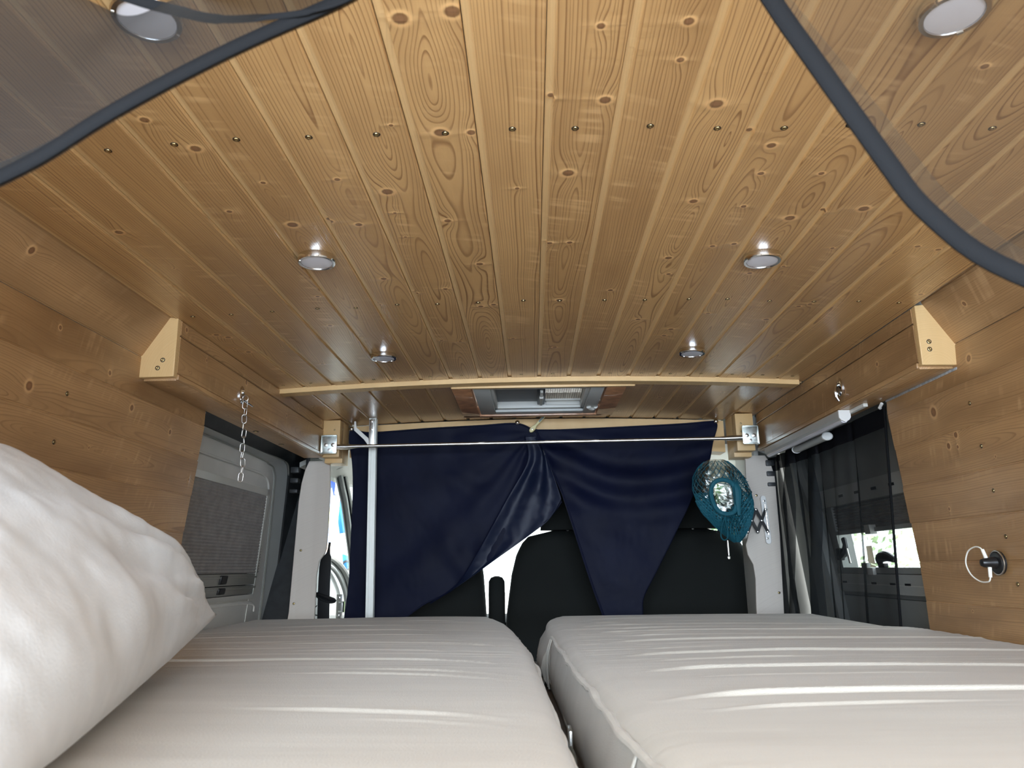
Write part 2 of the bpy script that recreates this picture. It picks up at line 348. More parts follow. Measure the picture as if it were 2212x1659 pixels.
for k in range(-9,9):
    x,z,X,N=cpos(k); kn=KN.get(k)
    if kn: kn=[(-a,b-YB,c) for a,b,c in kn]
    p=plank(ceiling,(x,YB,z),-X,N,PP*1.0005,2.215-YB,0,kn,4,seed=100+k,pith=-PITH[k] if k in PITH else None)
    for yy,dx in ((.875,.0),(1.53,.004),(2.16,-.003)):
        screw(p,(x+dx+random.uniform(-.006,.006),yy+random.uniform(-.006,.006),z),N,1.15)
    # boards of the front section, past the cross batten; those at the hatch stop short of it
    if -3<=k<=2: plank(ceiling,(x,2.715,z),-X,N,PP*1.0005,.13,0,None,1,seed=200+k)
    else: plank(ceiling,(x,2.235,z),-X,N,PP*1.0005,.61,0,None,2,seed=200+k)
# slope boards and wall boards
def side(parent,poly,sgn,y0,y1,first,seed0,knots=None):
    i=0
    for (a,b) in poly:
        A=Vector((a[0],0,a[1])); B_=Vector((b[0],0,b[1])); d=(B_-A); w_=d.length; X=d.normalized()
        N=Vector((-X.z,0,X.x)) if sgn<0 else Vector((X.z,0,-X.x))
        if N.x*sgn>0: N=-N
        # keep Y running forward
        if N.cross(X).y<0: X=-X
        c=(A+B_)/2
        L=y1[i]-y0 if isinstance(y1,list) else y1-y0
        pk=plank(parent,(c.x,y0,c.z),X,N,w_*1.0005,L,1,gap=.0045,dep=.0012,slit=.0,knots=None if not knots or i not in knots else [(q[0],q[1]-y0,q[2]) for q in knots[i]],nk=5,seed=seed0+i)
        if i>=2: screw(pk,(c.x,(1.53 if sgn>0 else 1.31)-.004*i,c.z),N,1.0)
        i+=1
def wallx_L(z): return -.828-.04*max(0,(1.61-z))/.37 if z>1.24 else -.868-.02*(1.24-z)
def wallx_R(z): return .893+.034*max(0,(1.61-z))/.45 if z>1.16 else .927
pl=[((-.785,1.752),(-.845,1.655))]; zz=1.655
while zz>.8:
    z2=zz-.0905; pl.append(((-.845 if len(pl)==1 else wallx_L(zz)-.012,zz),(wallx_L(z2)-.012,z2))); zz=z2
wall_left=struct('wall_left')
side(wall_left,pl,-1,YB,[1.53]+[1.868+random.uniform(-.004,.004) for _ in range(12)],0,300,{0:[(.0,.93,.011),(-.01,1.1,.008)],1:[(.01,1.08,.009),(.02,1.42,.006),(-.02,1.25,.005)],2:[(.01,1.2,.01),(-.02,1.52,.008),(.0,1.7,.007)]})
pr=[((.855,1.752),(.915,1.655))]; zz=1.655
while zz>.8:
    z2=zz-.0905; pr.append(((.915 if len(pr)==1 else wallx_R(zz)+.012,zz),(wallx_R(z2)+.012,z2))); zz=z2
wall_right=struct('wall_right')
side(wall_right,pr,1,YB,[1.545]+[1.868+random.uniform(-.004,.004) for _ in range(12)],0,400,{1:[(.0,1.5,.009),(.01,1.2,.007)],2:[(.01,1.66,.013),(.0,1.3,.005)]})
# outer body shell behind the boards
b=MB(); b.box((-1.1,YB,1.80),(-.22,4.3,1.83)).box((.28,YB,1.80),(1.15,4.3,1.83)).box((-.22,YB,1.80),(.28,2.26,1.83)).box((-.22,2.68,1.80),(.28,4.3,1.83)); b.obj('roof_skin',M_bodyw,ceiling)
b=MB(); b.box((-1.08,YB,.0),(-1.05,1.90,1.8)); b.obj('body_side',M_bodyw,wall_left)
b=MB(); b.box((1.08,YB,.0),(1.11,1.90,1.8)); b.obj('body_side',M_bodyw,wall_right)
for sg,wl_,par in ((-1,wallx_L,wall_left),(1,wallx_R,wall_right)):   # edge returns of the wall lining next to the openings
    b=MB(); b.box((sg*1.07,1.80,.0),(sg*(abs(wl_(1.2))+.03),1.862,1.74)); b.obj('wall_return',M_offw,par)
b=MB(); b.box((-1.1,YB,-.05),(1.15,4.4,0)); fl=b.obj('floor',plain('grey_floor_vinyl',(.16,.15,.14),.6)); fl['kind']='structure'
# ------------------------------------------------------------ ceiling batten
b=MB(); N_=24
def bat(z0,z1,y0,y1):
    v=[];f=[]
    for i in range(N_+1):
        x=-.772+i/N_*1.592; zc=crown(x)
        v+=[(x,y0,zc-z0),(x,y1,zc-z0),(x,y1,zc-z1),(x,y0,zc-z1)]
    for i in range(N_):
        for k in range(4): f.append((i*4+k,i*4+(k+1)%4,(i+1)*4+(k+1)%4,(i+1)*4+k))
    f+=[(0,1,2,3),(N_*4+3,N_*4+2,N_*4+1,N_*4)]
    b.add(v,f)
bat(-.002,.014,2.200,2.245)
bt=b.obj('ceiling_batten',W_raw,None,angle=30); tag(bt,'thin pale wooden batten arching across the plank ceiling before the roof hatch','batten'); bt['tint']=0.
# ------------------------------------------------------------ soffit boxes along both sides
def soffit(xi,sgn,y0,label):
    """xi inner face; sgn -1 left, 1 right; box grows outwards"""
    t=thing('boxed_soffit',label,'soffit',(xi,y0,1.61))
    X=lambda d:sgn*d   # local outwards
    L=2.72-y0-.016
    # face boards, their faces look inwards
    for (za,zb,sd) in ((.008,.0955,500),(.0965,.132,501)):
        o=D.objects.new('face_board',None)
        D.objects.remove(o)
        w_=zb-za; N=Vector((-sgn,0,0)); Xd=Vector((0,0,1))
        if N.cross(Xd).y<0: Xd=-Xd
        p=plank(t,(xi,y0+.016,1.61+(za+zb)/2),Xd,N,w_,L,1,None,7,seed=sd+(sgn>0)*10,name='face_board',gap=.0045 if w_>.05 else .002,dep=.0018)
        p.matrix_parent_inverse=Matrix.Translation((-xi,-y0,-1.61))
    b=MB(); b.box((X(.001),.016,-.006),(X(.074),.016+L,.007),.0015); b.obj('bottom_board',W_wall,t,tint=.08)
    b=MB(); b.box((X(-.004),.016,-.004),(X(.004),.016+L,.0078),.0015); b.obj('corner_bead',W_wall,t,tint=.02)
    # tapered end cap
    poly=[(X(.0),.0),(X(.092),-.002),(X(.093),.028),(X(.086),.045),(X(.046),.128),(X(.036),.137),(X(.002),.134)]
    b=MB(); b.prism(poly,0,.016,'y')
    o=b.obj('end_cap',W_raw,t,label='pale plywood end cap',tint=-.1)
    m_=o.modifiers.new('b','BEVEL'); m_.width=.0018; m_.segments=2; m_.limit_method='ANGLE'
    for (dx,dz) in ((.020,.034),(.021,.051)) if sgn>0 else ((.027,.037),(.0365,.019)):
        s_=D.objects.new('screw',SCREW); C.objects.link(s_); s_.parent=o; s_.location=(X(dx),-.0004,dz); s_.rotation_euler=(PI/2,0,0); s_.scale=(1.2,)*3
    return t
sl=soffit(-.77,-1,1.53,'long boxed-in wooden soffit high on the left, above the blind window')
sr=soffit(.84,1,1.545,'long boxed-in wooden soffit high on the right, above the black sheer curtain')
for xs,sg,lab in ((-.858,-1,'grey tape strip under the left soffit along the wall boards'),(.922,1,'grey tape strip under the right soffit along the wall boards')):
    b=MB(); b.box((xs-.012*sg,1.545,1.598),(xs+.014*sg,1.872,1.604),.001); o=b.obj('edge_strip',M_strip); tag(o,lab,'strip')
# posts at the soffit ends
def post(x0,x1,lab,grp=None):
    t=thing('wooden_post',lab,'post',((x0+x1)/2,2.70,1.60))
    h=(x1-x0)/2
    b=MB(); b.box((-h,0,.004),(h,.05,.142),.002); b.obj('front_block',W_raw,t,pith=.4)
    s=1 if x0<0 else -1
    b=MB(); b.box((-h,.0505,-.012),(h,.138,.144),.002); b.obj('rear_block',W_raw,t)
    for dx,dz in ((.4*h*s,.105),(.4*h*s,.075)):
        s_=D.objects.new('screw',SCREW); C.objects.link(s_); s_.parent=t; s_.location=(dx,-.0004,dz); s_.rotation_euler=(PI/2,0,0); s_.scale=(.8,)*3
    return t
post(-.775,-.708,'pale wooden end post under the ceiling at the left end of the chrome rod')
post(.757,.822,'pale wooden end post under the ceiling at the right end of the chrome rod')
# crossbeam that carries the blue curtain
b=MB(); N_=20; v=[];f=[]
for i in range(N_+1):
    x=-.704+i/N_*1.455; zc=crown(x)-.003; zb=1.650-.03*abs((x-.02)/.75)**2
    v+=[(x,2.846,zc),(x,2.93,zc),(x,2.93,zb),(x,2.846,zb)]
for i in range(N_):
    for k in range(4): f.append((i*4+k,i*4+(k+1)%4,(i+1)*4+(k+1)%4,(i+1)*4+k))
f+=[(0,1,2,3),(N_*4+3,N_*4+2,N_*4+1,N_*4)]; b.add(v,f)
cb=b.obj('crossbeam',W_raw,None); tag(cb,'pale wooden crossbeam behind the top edge of the navy curtains','beam')
cb.rotation_euler=(0,0,0)
# rod with zinc plates
rod=thing('curtain_rod','thin steel rod spanning the van in front of the navy curtains','rod',(.03,2.66,1.64))
b=MB(); b.tube([(-.735,0,-.006),(-.70,0,-.006),(-.66,0,-.0045),(0,0,0),(.66,0,.0035),(.70,0,.004),(.735,0,.005)],[.010,.010,.0062,.0062,.0062,.010,.010],12); b.obj('bar',M_steel,rod)
for sg,zc in ((-1,-.006),(1,.005)):
    hb=D.objects.new('plate_bracket',None); C.objects.link(hb); hb.parent=rod; hb.location=(sg*.765,0,zc+.012)
    b=MB(); b.box((-.027,.0,-.034),(.027,.003,.030),.0008); b.obj('plate',M_zinc,hb)
    b=MB(); b.box((-.027,-.008,.028),(.027,.004,.032),.001).box((-.027,-.008,-.036),(.027,.004,-.032),.001).box((sg*.027,-.004,-.036),(sg*.031,.030,.032),.001); b.obj('flange',M_zinc,hb)
    for dx in (-.012,.014):
        b=MB(); b.lathe([(.0075,0),(.0075,-.003),(.004,-.0045)],6,(dx,0,-.004),(0,1,0)); b.obj('bolt',M_steel,hb)
    b=MB(); b.lathe([(.0055,0),(.0055,-.0015),(.003,-.002)],10,(0,0,-.022),(0,1,0)); b.obj('rivet',M_steel,hb)
# little hook below left bracket
hk=thing('cup_hook','small bent metal hook below the left rod bracket','hook',(-.79,2.60,1.62))
b=MB(); b.tube(smooth_path([(0,0,.03),(-.002,0,.0),(.004,0,-.014),(.016,0,-.014),(.024,0,.0),(.026,0,.008)],4),.0015,6); b.obj('wire',M_steel,hk)
# ------------------------------------------------------------ aluminium post
ap=thing('aluminium_post','upright grooved aluminium profile post in front of the left navy curtain','post',(-.578,2.735,.9))
b=MB(); h=.0135
prof=[(-h,-h),(-.005,-h),(-.005,-h+.006),(.005,-h+.006),(.005,-h),(h,-h),(h,-.004),(h-.006,-.004),(h-.006,.004),(h,.004),(h,h),(-h,h),(-h,.004),(-h+.006,.004),(-h+.006,-.004),(-h,-.004)]
b.prism(prof,0,.852,'z'); b.obj('profile',M_alu,ap,angle=20)
b=MB(); b.box((-.011,-.024,.742),(.009,-.0165,.846),.003); b.obj('clamp_plate',M_steel,ap)
for dz in (.838,.808):
    b=MB(); b.lathe([(.0042,0),(.0042,.003),(.002,.0042)],12,(-.001,-.024,dz),(0,-1,0)); b.obj('bolt',M_chrome,ap)
b=MB(); b.prism([(-.010,.752),(-.014,.775),(-.058,.815),(-.062,.84),(-.068,.84),(-.068,.806),(-.030,.770),(-.016,.750)],-.022,-.018,'y'); b.obj('angled_hook',M_steel,ap)
ap.rotation_euler=(0,math.radians(-.9),0)
# ------------------------------------------------------------ roof hatch
rh=thing('roof_hatch','small roof hatch with off-white frame, grey blind and insect mesh behind the ceiling batten','hatch',(.03,2.48,1.753))
Wd=plain('reddish_trim_wood',(.46,.22,.10),.45,var=.25,vscale=30,coat=.3)
for (x0,y0,x1,y1,nm) in ((-.275,-.222,-.215,.222,'side_trim'),(.215,-.222,.275,.222,'side_trim'),(-.275,.205,.235,.235,'front_trim'),(-.275,-.234,.30,-.222,'rear_trim')):
    b=MB(); b.box((x0,y0,-.008),(x1,y1,.03),.001); b.obj(nm,Wd if 'side' in nm or 'front' in nm else W_raw,rh)
b=MB()   # plastic frame, four sides of a shallow tray
for (x0,y0,x1,y1) in ((-.21,-.22,-.155,.2),(.165,-.22,.21,.2),(-.155,-.22,.165,-.19),(-.155,.155,.165,.2)): b.box((x0,y0,-.004),(x1,y1,.05),.004)
b.obj('hatch_frame',M_grey,rh)
b=MB(); b.box((-.158,.128,.004),(.165,.154,.045),.002); b.box((-.158,-.19,.004),(-.145,.154,.045),.002).box((.152,-.19,.004),(.165,.154,.045),.002); b.obj('inner_rail',M_offw,rh)
b=MB(); b.box((-.145,-.19,.028),(.0,.13,.031)); b.obj('blind',plain('grey_blind',(.20,.21,.22),.6),rh)
b=MB(); b.box((-.002,-.19,.015),(.024,.13,.034),.003); b.obj('blind_bar',M_black,rh)
b=MB(); b.box((.006,-.10,.006),(.016,.10,.016),.002); b.box((.004,-.03,.002),(.018,-.005,.012),.002); b.obj('pull_handle',M_offw,rh)
b=MB()
for i in range(17): xx=.026+i*.0078; b.box((xx,-.19,.030),(xx+.0012,.10,.0312))
for i in range(34): yy=-.19+i*.0086; b.box((.026,yy,.0302),(.152,yy+.0012,.0314))
b.obj('insect_mesh',plain('tan_mesh',(.30,.26,.20),.6),rh,kind='stuff',smooth=False)
b=MB(); b.box((.026,.10,.024),(.152,.128,.04),.001).box((.03,.118,.012),(.15,.124,.026),.001); b.obj('mesh_rail',M_offw,rh)
b=MB(); b.tube(smooth_path([(.178,.08,-.006),(.19,.10,-.010),(.20,.104,-.006),(.205,.09,-.004)],4),.006,8,flat=1.4); b.obj('latch',M_offw,rh)
b=MB(); b.box((-.21,-.22,.075),(.21,.2,.082),.003); o=b.obj('hatch_cover',new_mat('milky_acrylic'),rh); bs=bsdf(o.data.materials[0]); bs.inputs['Base Color'].default_value=(.9,.88,.82,1); bs.inputs['Transmission Weight'].default_value=.7; bs.inputs['Roughness'].default_value=.5
# ------------------------------------------------------------ round ceiling lights
def lamp(x,y,lab):
    z=crown(x); t=thing('ceiling_light',lab,'light',(x,y,z),(0,math.atan(.048*(x-.035)/.64),0),'round lights in the plank ceiling')
    b=MB(); b.lathe([(.0335,.001),(.0345,-.004),(.0345,-.010),(.033,-.0125),(.0285,-.0125),(.028,-.010)],40); b.obj('bezel',M_chrome,t,angle=25)
    b=MB(); b.lathe([(.028,-.009),(.028,-.0112),(.020,-.0118),(.010,-.012),(.001,-.012)],32); b.obj('lens',M_lens,t)
    for a in (.9,3.6):
        b=MB(); b.box((-.003,-.0015,-.0135),(.003,.0015,-.0122)); o=b.obj('bezel_notch',M_steel,t); o.location=(math.cos(a)*.031,math.sin(a)*.031,0); o.rotation_euler=(0,0,a+PI/2)
lamp(-.387,1.257,'round chrome ceiling light in clear view on the left, nearer of the unveiled pair')
lamp(.439,1.296,'round chrome ceiling light in clear view on the right, nearer of the unveiled pair')
lamp(-.390,1.903,'round chrome ceiling light on the left, far one closest to the batten')
lamp(.437,1.912,'round chrome ceiling light on the right, far one closest to the batten')
lamp(-.385,.635,'round ceiling light behind the grey net at top left')
lamp(.446,.662,'round ceiling light behind the grey net at top right')
# ------------------------------------------------------------ sliding door with pleated blind, left
def LX(z,off=0.): return -(.95+.18*(1.65-z))+off
def LP(y,z,off=0.): return (LX(z,off),y,z)
def RX(z,off=0.): return 1.0+.10*(1.60-z)-off
def RP(y,z,off=0.): return (RX(z,off),y,z)
def band(b,o,i,P,oo,oi,th=.012,n=5):
    o=smooth_path([(p[0],p[1],0) for p in o],n); i=smooth_path([(p[0],p[1],0) for p in i],n)
    N=min(len(o),len(i)); v=[]; f=[]
    for k in range(N): v+=[P(o[k].x,o[k].y,oo),P(i[k].x,i[k].y,oi),P(i[k].x,i[k].y,oi-th),P(o[k].x,o[k].y,oo-th)]
    for k in range(N-1):
        for j in range(4): f.append((k*4+j,k*4+(j+1)%4,(k+1)*4+(j+1)%4,(k+1)*4+j))
    f+=[(0,1,2,3),((N-1)*4+3,(N-1)*4+2,(N-1)*4+1,(N-1)*4)]
    b.add(v,f); return b
def slab(b,ys,zs,P,off,th,mat=0,n=1):
    """sheet on the curved body side, ys (y0,y1), zs (z0,z1)"""
    v=[];f=[]
    Z_=[zs[0]+(zs[1]-zs[0])*k/n for k in range(n+1)]
    for z in Z_: v+=[P(ys[0],z,off),P(ys[1],z,off),P(ys[1],z,off-th),P(ys[0],z,off-th)]
    for k in range(n):
        for j in range(4): f.append((k*4+j,k*4+(j+1)%4,(k+1)*4+(j+1)%4,(k+1)*4+j))
    f+=[(0,1,2,3),(n*4+3,n*4+2,n*4+1,n*4)]; b.add(v,f,mat); return b
d1=struct('door_1'); d1['label']='left side door with pleated blind'
b=MB(); slab(b,(1.86,3.5),(0,1.80),LP,-.045,.02,n=8); b.obj('door_skin',M_rub,d1)
b=MB(); band(b,[(1.86,1.652),(2.493,1.65),(3.014,1.648),(3.07,1.63),(3.12,1.536),(3.347,.995),(3.55,.5)],[(1.86,1.62),(2.6,1.616),(2.876,1.614),(2.93,1.588),(2.976,1.49),(3.15,1.007),(3.3,.5)],LP,.02,-.005,.03); b.obj('rubber_seal',M_rub,d1)
b=MB(); band(b,[(1.86,1.624),(2.775,1.616),(2.876,1.612),(2.93,1.586),(2.976,1.49),(3.15,1.007),(3.3,.5)],[(1.86,1.603),(2.638,1.596),(2.745,1.590),(2.815,1.571),(2.873,1.481),(3.047,1.014),(3.19,.5)],LP,-.012,-.026,.02); b.obj('door_channel',M_grey,d1,angle=50)
b=MB(); b.tube([LP(p.x,p.y,-.008) for p in smooth_path([(1.86,1.626,0),(2.775,1.618,0),(2.878,1.614,0),(2.934,1.586,0),(2.98,1.49,0),(3.154,1.007,0),(3.3,.5,0)],6)],.0035,6); b.tube([LP(p.x,p.y,-.022) for p in smooth_path([(1.86,1.602,0),(2.638,1.595,0),(2.745,1.588,0),(2.818,1.57,0),(2.876,1.481,0),(3.05,1.014,0),(3.19,.5,0)],6)],.003,6); b.obj('channel_bead',M_alu,d1)
b=MB(); band(b,[(1.86,1.604),(2.638,1.598),(2.735,1.592),(2.82,1.573),(2.877,1.481),(3.05,1.014),(3.19,.5)],[(1.86,1.476),(2.5,1.473),(2.72,1.471),(2.75,1.466),(2.77,1.40),(2.86,1.11),(2.98,.5)],LP,-.028,-.018,.02); b.obj('door_lining',M_door,d1,angle=50)
b=MB(); slab(b,(1.86,2.9),(.3,1.117),LP,-.02,.02,n=3); b.obj('door_lining',M_door,d1)
b=MB(); b.tube(smooth_path([LP(1.86,1.085,-.012),LP(2.4,1.085,-.012),LP(2.86,1.082,-.012),LP(2.93,1.05,-.012)],6),[.006]*19,6,flat=.6); b.tube(smooth_path([LP(1.86,1.545,-.016),LP(2.5,1.545,-.016),LP(2.735,1.540,-.02),LP(2.80,1.50,-.02)],6),.004,6); b.obj('pressed_rib',M_door,d1)
wf=D.objects.new('blind_frame',None); C.objects.link(wf); wf.parent=d1
b=MB(); slab(b,(1.86,2.755),(1.468,1.490),LP,.004,.03); b.obj('frame_rail',M_offw,wf)
b=MB(); v=[LP(2.735,1.49,.004),LP(2.762,1.49,.004),LP(2.835,1.105,.004),LP(2.840,1.105,.004),LP(2.735,1.49,-.03),LP(2.762,1.49,-.03),LP(2.835,1.105,-.03),LP(2.840,1.105,-.03)]
b.add(v,[(0,1,2,3),(4,7,6,5),(0,4,5,1),(1,5,6,2),(2,6,7,3),(3,7,4,0)]); b.obj('frame_stile',M_offw,wf)
b=MB(); slab(b,(1.86,2.85),(1.098,1.114),LP,.004,.03); b.obj('frame_rail',M_offw,wf)
# pleats
b=MB(); v=[];f=[]; n=27
for k in range(2*n+1):
    z=1.468-.278*k/(2*n); y1=2.752+(1.468-z)/.278*.092; o_=.0025 if k%2 else -.0015
    v+=[LP(1.86,z,o_),LP(y1,z,o_)]
for k in range(2*n): f.append((2*k,2*k+1,2*k+3,2*k+2))
b.add(v,f); o=b.obj('pleated_blind',M_shade,d1,smooth=False)
for z0,z1,yy in ((1.150,1.188,2.832),(1.117,1.147,2.842)):
    b=MB(); slab(b,(1.86,yy),(z0,z1),LP,.002,.014); b.tube([LP(1.86,(z0+z1)/2+.008,.003),LP(yy,(z0+z1)/2+.008,.003)],.004,6,flat=.5)
    ra=b.obj('blind_rail',M_alu,d1)
    b=MB(); yc=2.525 if z0>1.13 else 2.53; slab(b,(yc-.026,yc+.026),(z0+.005,z1-.004),LP,.010,.012); lt=b.obj('rail_latch',M_black,ra,label='black catch'); m_=lt.modifiers.new('b','BEVEL'); m_.width=.004; m_.segments=2
# ------------------------------------------------------------ right side door with window behind the black sheer curtain
d2=struct('door_2')
def hole(b,P,y0,y1,z0,z1,wy0,wy1,wz0,wz1,off,th):
    for ys,zs,nn in (((y0,y1),(z0,wz0),6),((y0,y1),(wz1,z1),3),((y0,wy0),(wz0,wz1),1),((wy1,y1),(wz0,wz1),1)): slab(b,ys,zs,P,off,th,n=nn)
    return b
b=MB(); hole(b,RP,1.86,3.05,0,1.80,1.90,2.58,1.185,1.385,-.03,.02); b.obj('door_skin',M_grey,d2)
b=MB(); slab(b,(1.86,2.72),(1.445,1.72),RP,.0,.02); b.obj('upper_lining',M_dgrey,d2)
b=MB(); slab(b,(1.86,2.66),(1.385,1.443),RP,.015,.03); bb=b.obj('slotted_beam',M_grey,d2)
for yy in (2.443,2.323,2.206,2.095,1.98):
    b=MB(); slab(b,(yy-.016,yy+.016),(1.409,1.417),RP,.0157,.002); b.obj('slot',M_black,bb,smooth=False)
b=MB(); slab(b,(1.86,2.66),(1.112,1.168),RP,.014,.03); bb=b.obj('slotted_sill',M_grey,d2)
b=MB(); slab(b,(1.86,2.64),(1.136,1.1385),RP,.0155,.002); b.obj('sill_bead',M_offw,bb)
for yy in (2.557,2.342,2.222,2.134,1.99):
    b=MB(); slab(b,(yy-.015,yy+.015),(1.138,1.144),RP,.016,.002); b.obj('slot',M_black,bb,smooth=False)
b=MB(); slab(b,(1.86,2.70),(.3,1.098),RP,.004,.03,n=4); b.obj('lower_lining',M_dgrey,d2)
b=MB(); b.tube([RP(2.74,1.70,.02),RP(2.73,1.5,.02),RP(2.66,1.35,.02),RP(2.63,1.15,.02),RP(2.62,.9,.02)],[.02,.025,.025,.025,.025],8); b.obj('door_edge',M_dgrey,d2)
win=struct('window_1')
b=MB(); slab(b,(1.90,2.58),(1.185,1.385),RP,-.045,.004); b.obj('pane',M_glass,win)
b=MB(); slab(b,(1.90,2.60),(1.170,1.187),RP,.012,.05).box((0,0,0),(0,0,0)); slab(b,(2.565,2.605),(1.187,1.385),RP,.006,.05); b.obj('window_frame',M_dgrey,win)
b=MB(); v=[];f=[]; n=9
for k in range(2*n+1):
    z=1.387-.084*k/(2*n); o_=-.006 if k%2 else .003
    v+=[RP(1.90,z,o_),RP(2.58,z,o_)]
for k in range(2*n): f.append((2*k,2*k+1,2*k+3,2*k+2))
b.add(v,f); b.obj('pleated_blind',M_shade,win,smooth=False)
b=MB(); slab(b,(1.90,2.58),(1.292,1.304),RP,.008,.014); b.obj('blind_rail',M_dgrey,win)
b=MB(); slab(b,(2.275,2.31),(1.285,1.312),RP,.022,.02); b.obj('blind_grip',M_offw,win)
wl1=thing('window_catch','black window catch on a folding stay at the front of the right side window','catch',RP(2.52,1.19,.0))
b=MB(); b.tube(smooth_path([(-.012,0,.09),(-.014,-.012,.066),(-.016,-.006,.05),(-.020,.012,.036),(-.020,.03,.028)],5),[.008,.009,.009,.009,.008,.009,.01,.01,.01,.01,.013,.014,.015,.014,.013,.012,.011,.010,.009,.008,.008],8); b.obj('lever',M_black,wl1)
b=MB(); b.box((-.024,.02,.02),(-.006,.05,.06),.005); b.obj('base',M_black,wl1)
b=MB(); b.tube([(-.014,-.012,.075),(-.012,-.03,.01)],.004,8); b.obj('stay',M_steel,wl1)
wl2=thing('window_catch','rounded dark window catch on the sill of the right side window','catch',RP(2.23,1.187,.0))
b=MB(); b.tube(smooth_path([(-.014,.045,.008),(-.018,.035,.026),(-.018,.0,.032),(-.016,-.03,.026),(-.014,-.048,.02)],4),[.006,.008,.010,.012,.013,.014,.015,.015,.015,.014,.013,.012,.011,.010,.009,.008,.006],10); b.obj('lever',M_black,wl2)
b=MB(); b.box((-.02,.012,.0),(-.006,.05,.012),.002); b.obj('base',M_black,wl2)
wl3=thing('blind_clip','small grey and white clip on the right window sill between the catches','clip',RP(2.345,1.165,.0))
b=MB(); b.box((-.024,.005,.012),(-.012,.045,.036),.003); b.obj('grey_half',M_dgrey,wl3)
b=MB(); b.box((-.026,-.035,.0),(-.014,.004,.022),.004); b.obj('white_half',M_white,wl3)
# ------------------------------------------------------------ whitewashed pillar boards beside the cab opening
def pillar(poly,y,lab,scr):
    poly=smooth_path([(p[0],p[1],0) for p in poly],3,closed=True) if False else poly
    t=thing('pillar_board',lab,'board',(poly[0][0],y,.6)); ox=poly[0][0]
    b=MB(); b.prism([(p[0]-ox,p[1]-.6) for p in poly],0,.012,'y'); o=b.obj('board',W_grey,t,pith=.3,tint=0.)
    m_=o.modifiers.new('b','BEVEL'); m_.width=.0015; m_.limit_method='ANGLE'
    for x,z in scr:
        s_=D.objects.new('screw',SCREW); C.objects.link(s_); s_.parent=t; s_.location=(x-ox,-.0004,z-.6); s_.rotation_euler=(PI/2,0,0); s_.scale=(1.1,)*3
    return t
pillar([(-.848,1.604),(-.769,1.604),(-.762,1.50),(-.763,1.36),(-.766,1.276),(-.772,1.256),(-.790,1.232),(-.798,1.18),(-.798,1.0),(-.800,.6),(-.93,.6),(-.905,.95),(-.893,1.05),(-.885,1.30),(-.880,1.45),(-.873,1.52),(-.862,1.57)],2.80,'whitewashed wooden board on the left pillar beside the seat belt',[(-.861,1.27),(-.876,1.08)])
pillar([(.812,1.600),(.886,1.600),(.905,1.565),(.915,1.52),(.913,1.3),(.900,1.0),(.89,.6),(.80,.6),(.804,1.05),(.810,1.15),(.806,1.20),(.790,1.235),(.786,1.27),(.796,1.30),(.802,1.34),(.804,1.45)],2.80,'whitewashed wooden board on the right pillar carrying the extending arm',[(.84,1.45),(.89,1.1)])
# pillar metal behind the boards
wf_=struct('wall_front')
for sg in (-1,1):
    b=MB(); b.box((sg*.854,2.835,0),(sg*.872,3.10,1.80),.004); b.box((sg*.874,3.075,0),(sg*1.12,3.095,1.80)); b.obj('door_pillar',M_rub if sg<0 else M_offw,wf_)
    b=MB()
    for k,(zz_,s_) in enumerate(((1.57,.022),(1.53,.018),(1.49,.014))): b.box((sg*.885,2.79,zz_-s_/2),(sg*.915,2.83,zz_+s_/2),.003)
    b.obj('seal_clips',M_rub,wf_)
# cab shell
SIDE=[(3.10,1.60),(3.30,1.640),(3.383,1.627),(3.455,1.565),(3.53,1.498),(3.614,1.388),(3.703,1.263),(3.742,1.178),(3.715,1.138),(3.674,1.168),(3.558,1.22),(3.351,1.262),(3.10,1.285)]
def ringpanel(b,poly,x,outer,th):
    """panel with a hole poly, fan of quads to an outer rectangle"""
    cy=sum(p[0] for p in poly)/len(poly); cz=sum(p[1] for p in poly)/len(poly)
    y0,y1,z0,z1=outer; o=[]
    for (y,z) in poly:
        dy,dz=y-cy,z-cz; t=min([(y1-cy)/dy if dy>1e-6 else 9e9,(y0-cy)/dy if dy<-1e-6 else 9e9,(z1-cz)/dz if dz>1e-6 else 9e9,(z0-cz)/dz if dz<-1e-6 else 9e9])
        o.append((cy+dy*t,cz+dz*t))
    n=len(poly); v=[(x,p[0],p[1]) for p in poly]+[(x,p[0],p[1]) for p in o]+[(x+th,p[0],p[1]) for p in poly]+[(x+th,p[0],p[1]) for p in o]; f=[]
    for i in range(n):
        j=(i+1)%n; f+=[(i,j,n+j,n+i),(2*n+i,3*n+i,3*n+j,2*n+j),(i,2*n+i,2*n+j,j)]
    b.add(v,f)
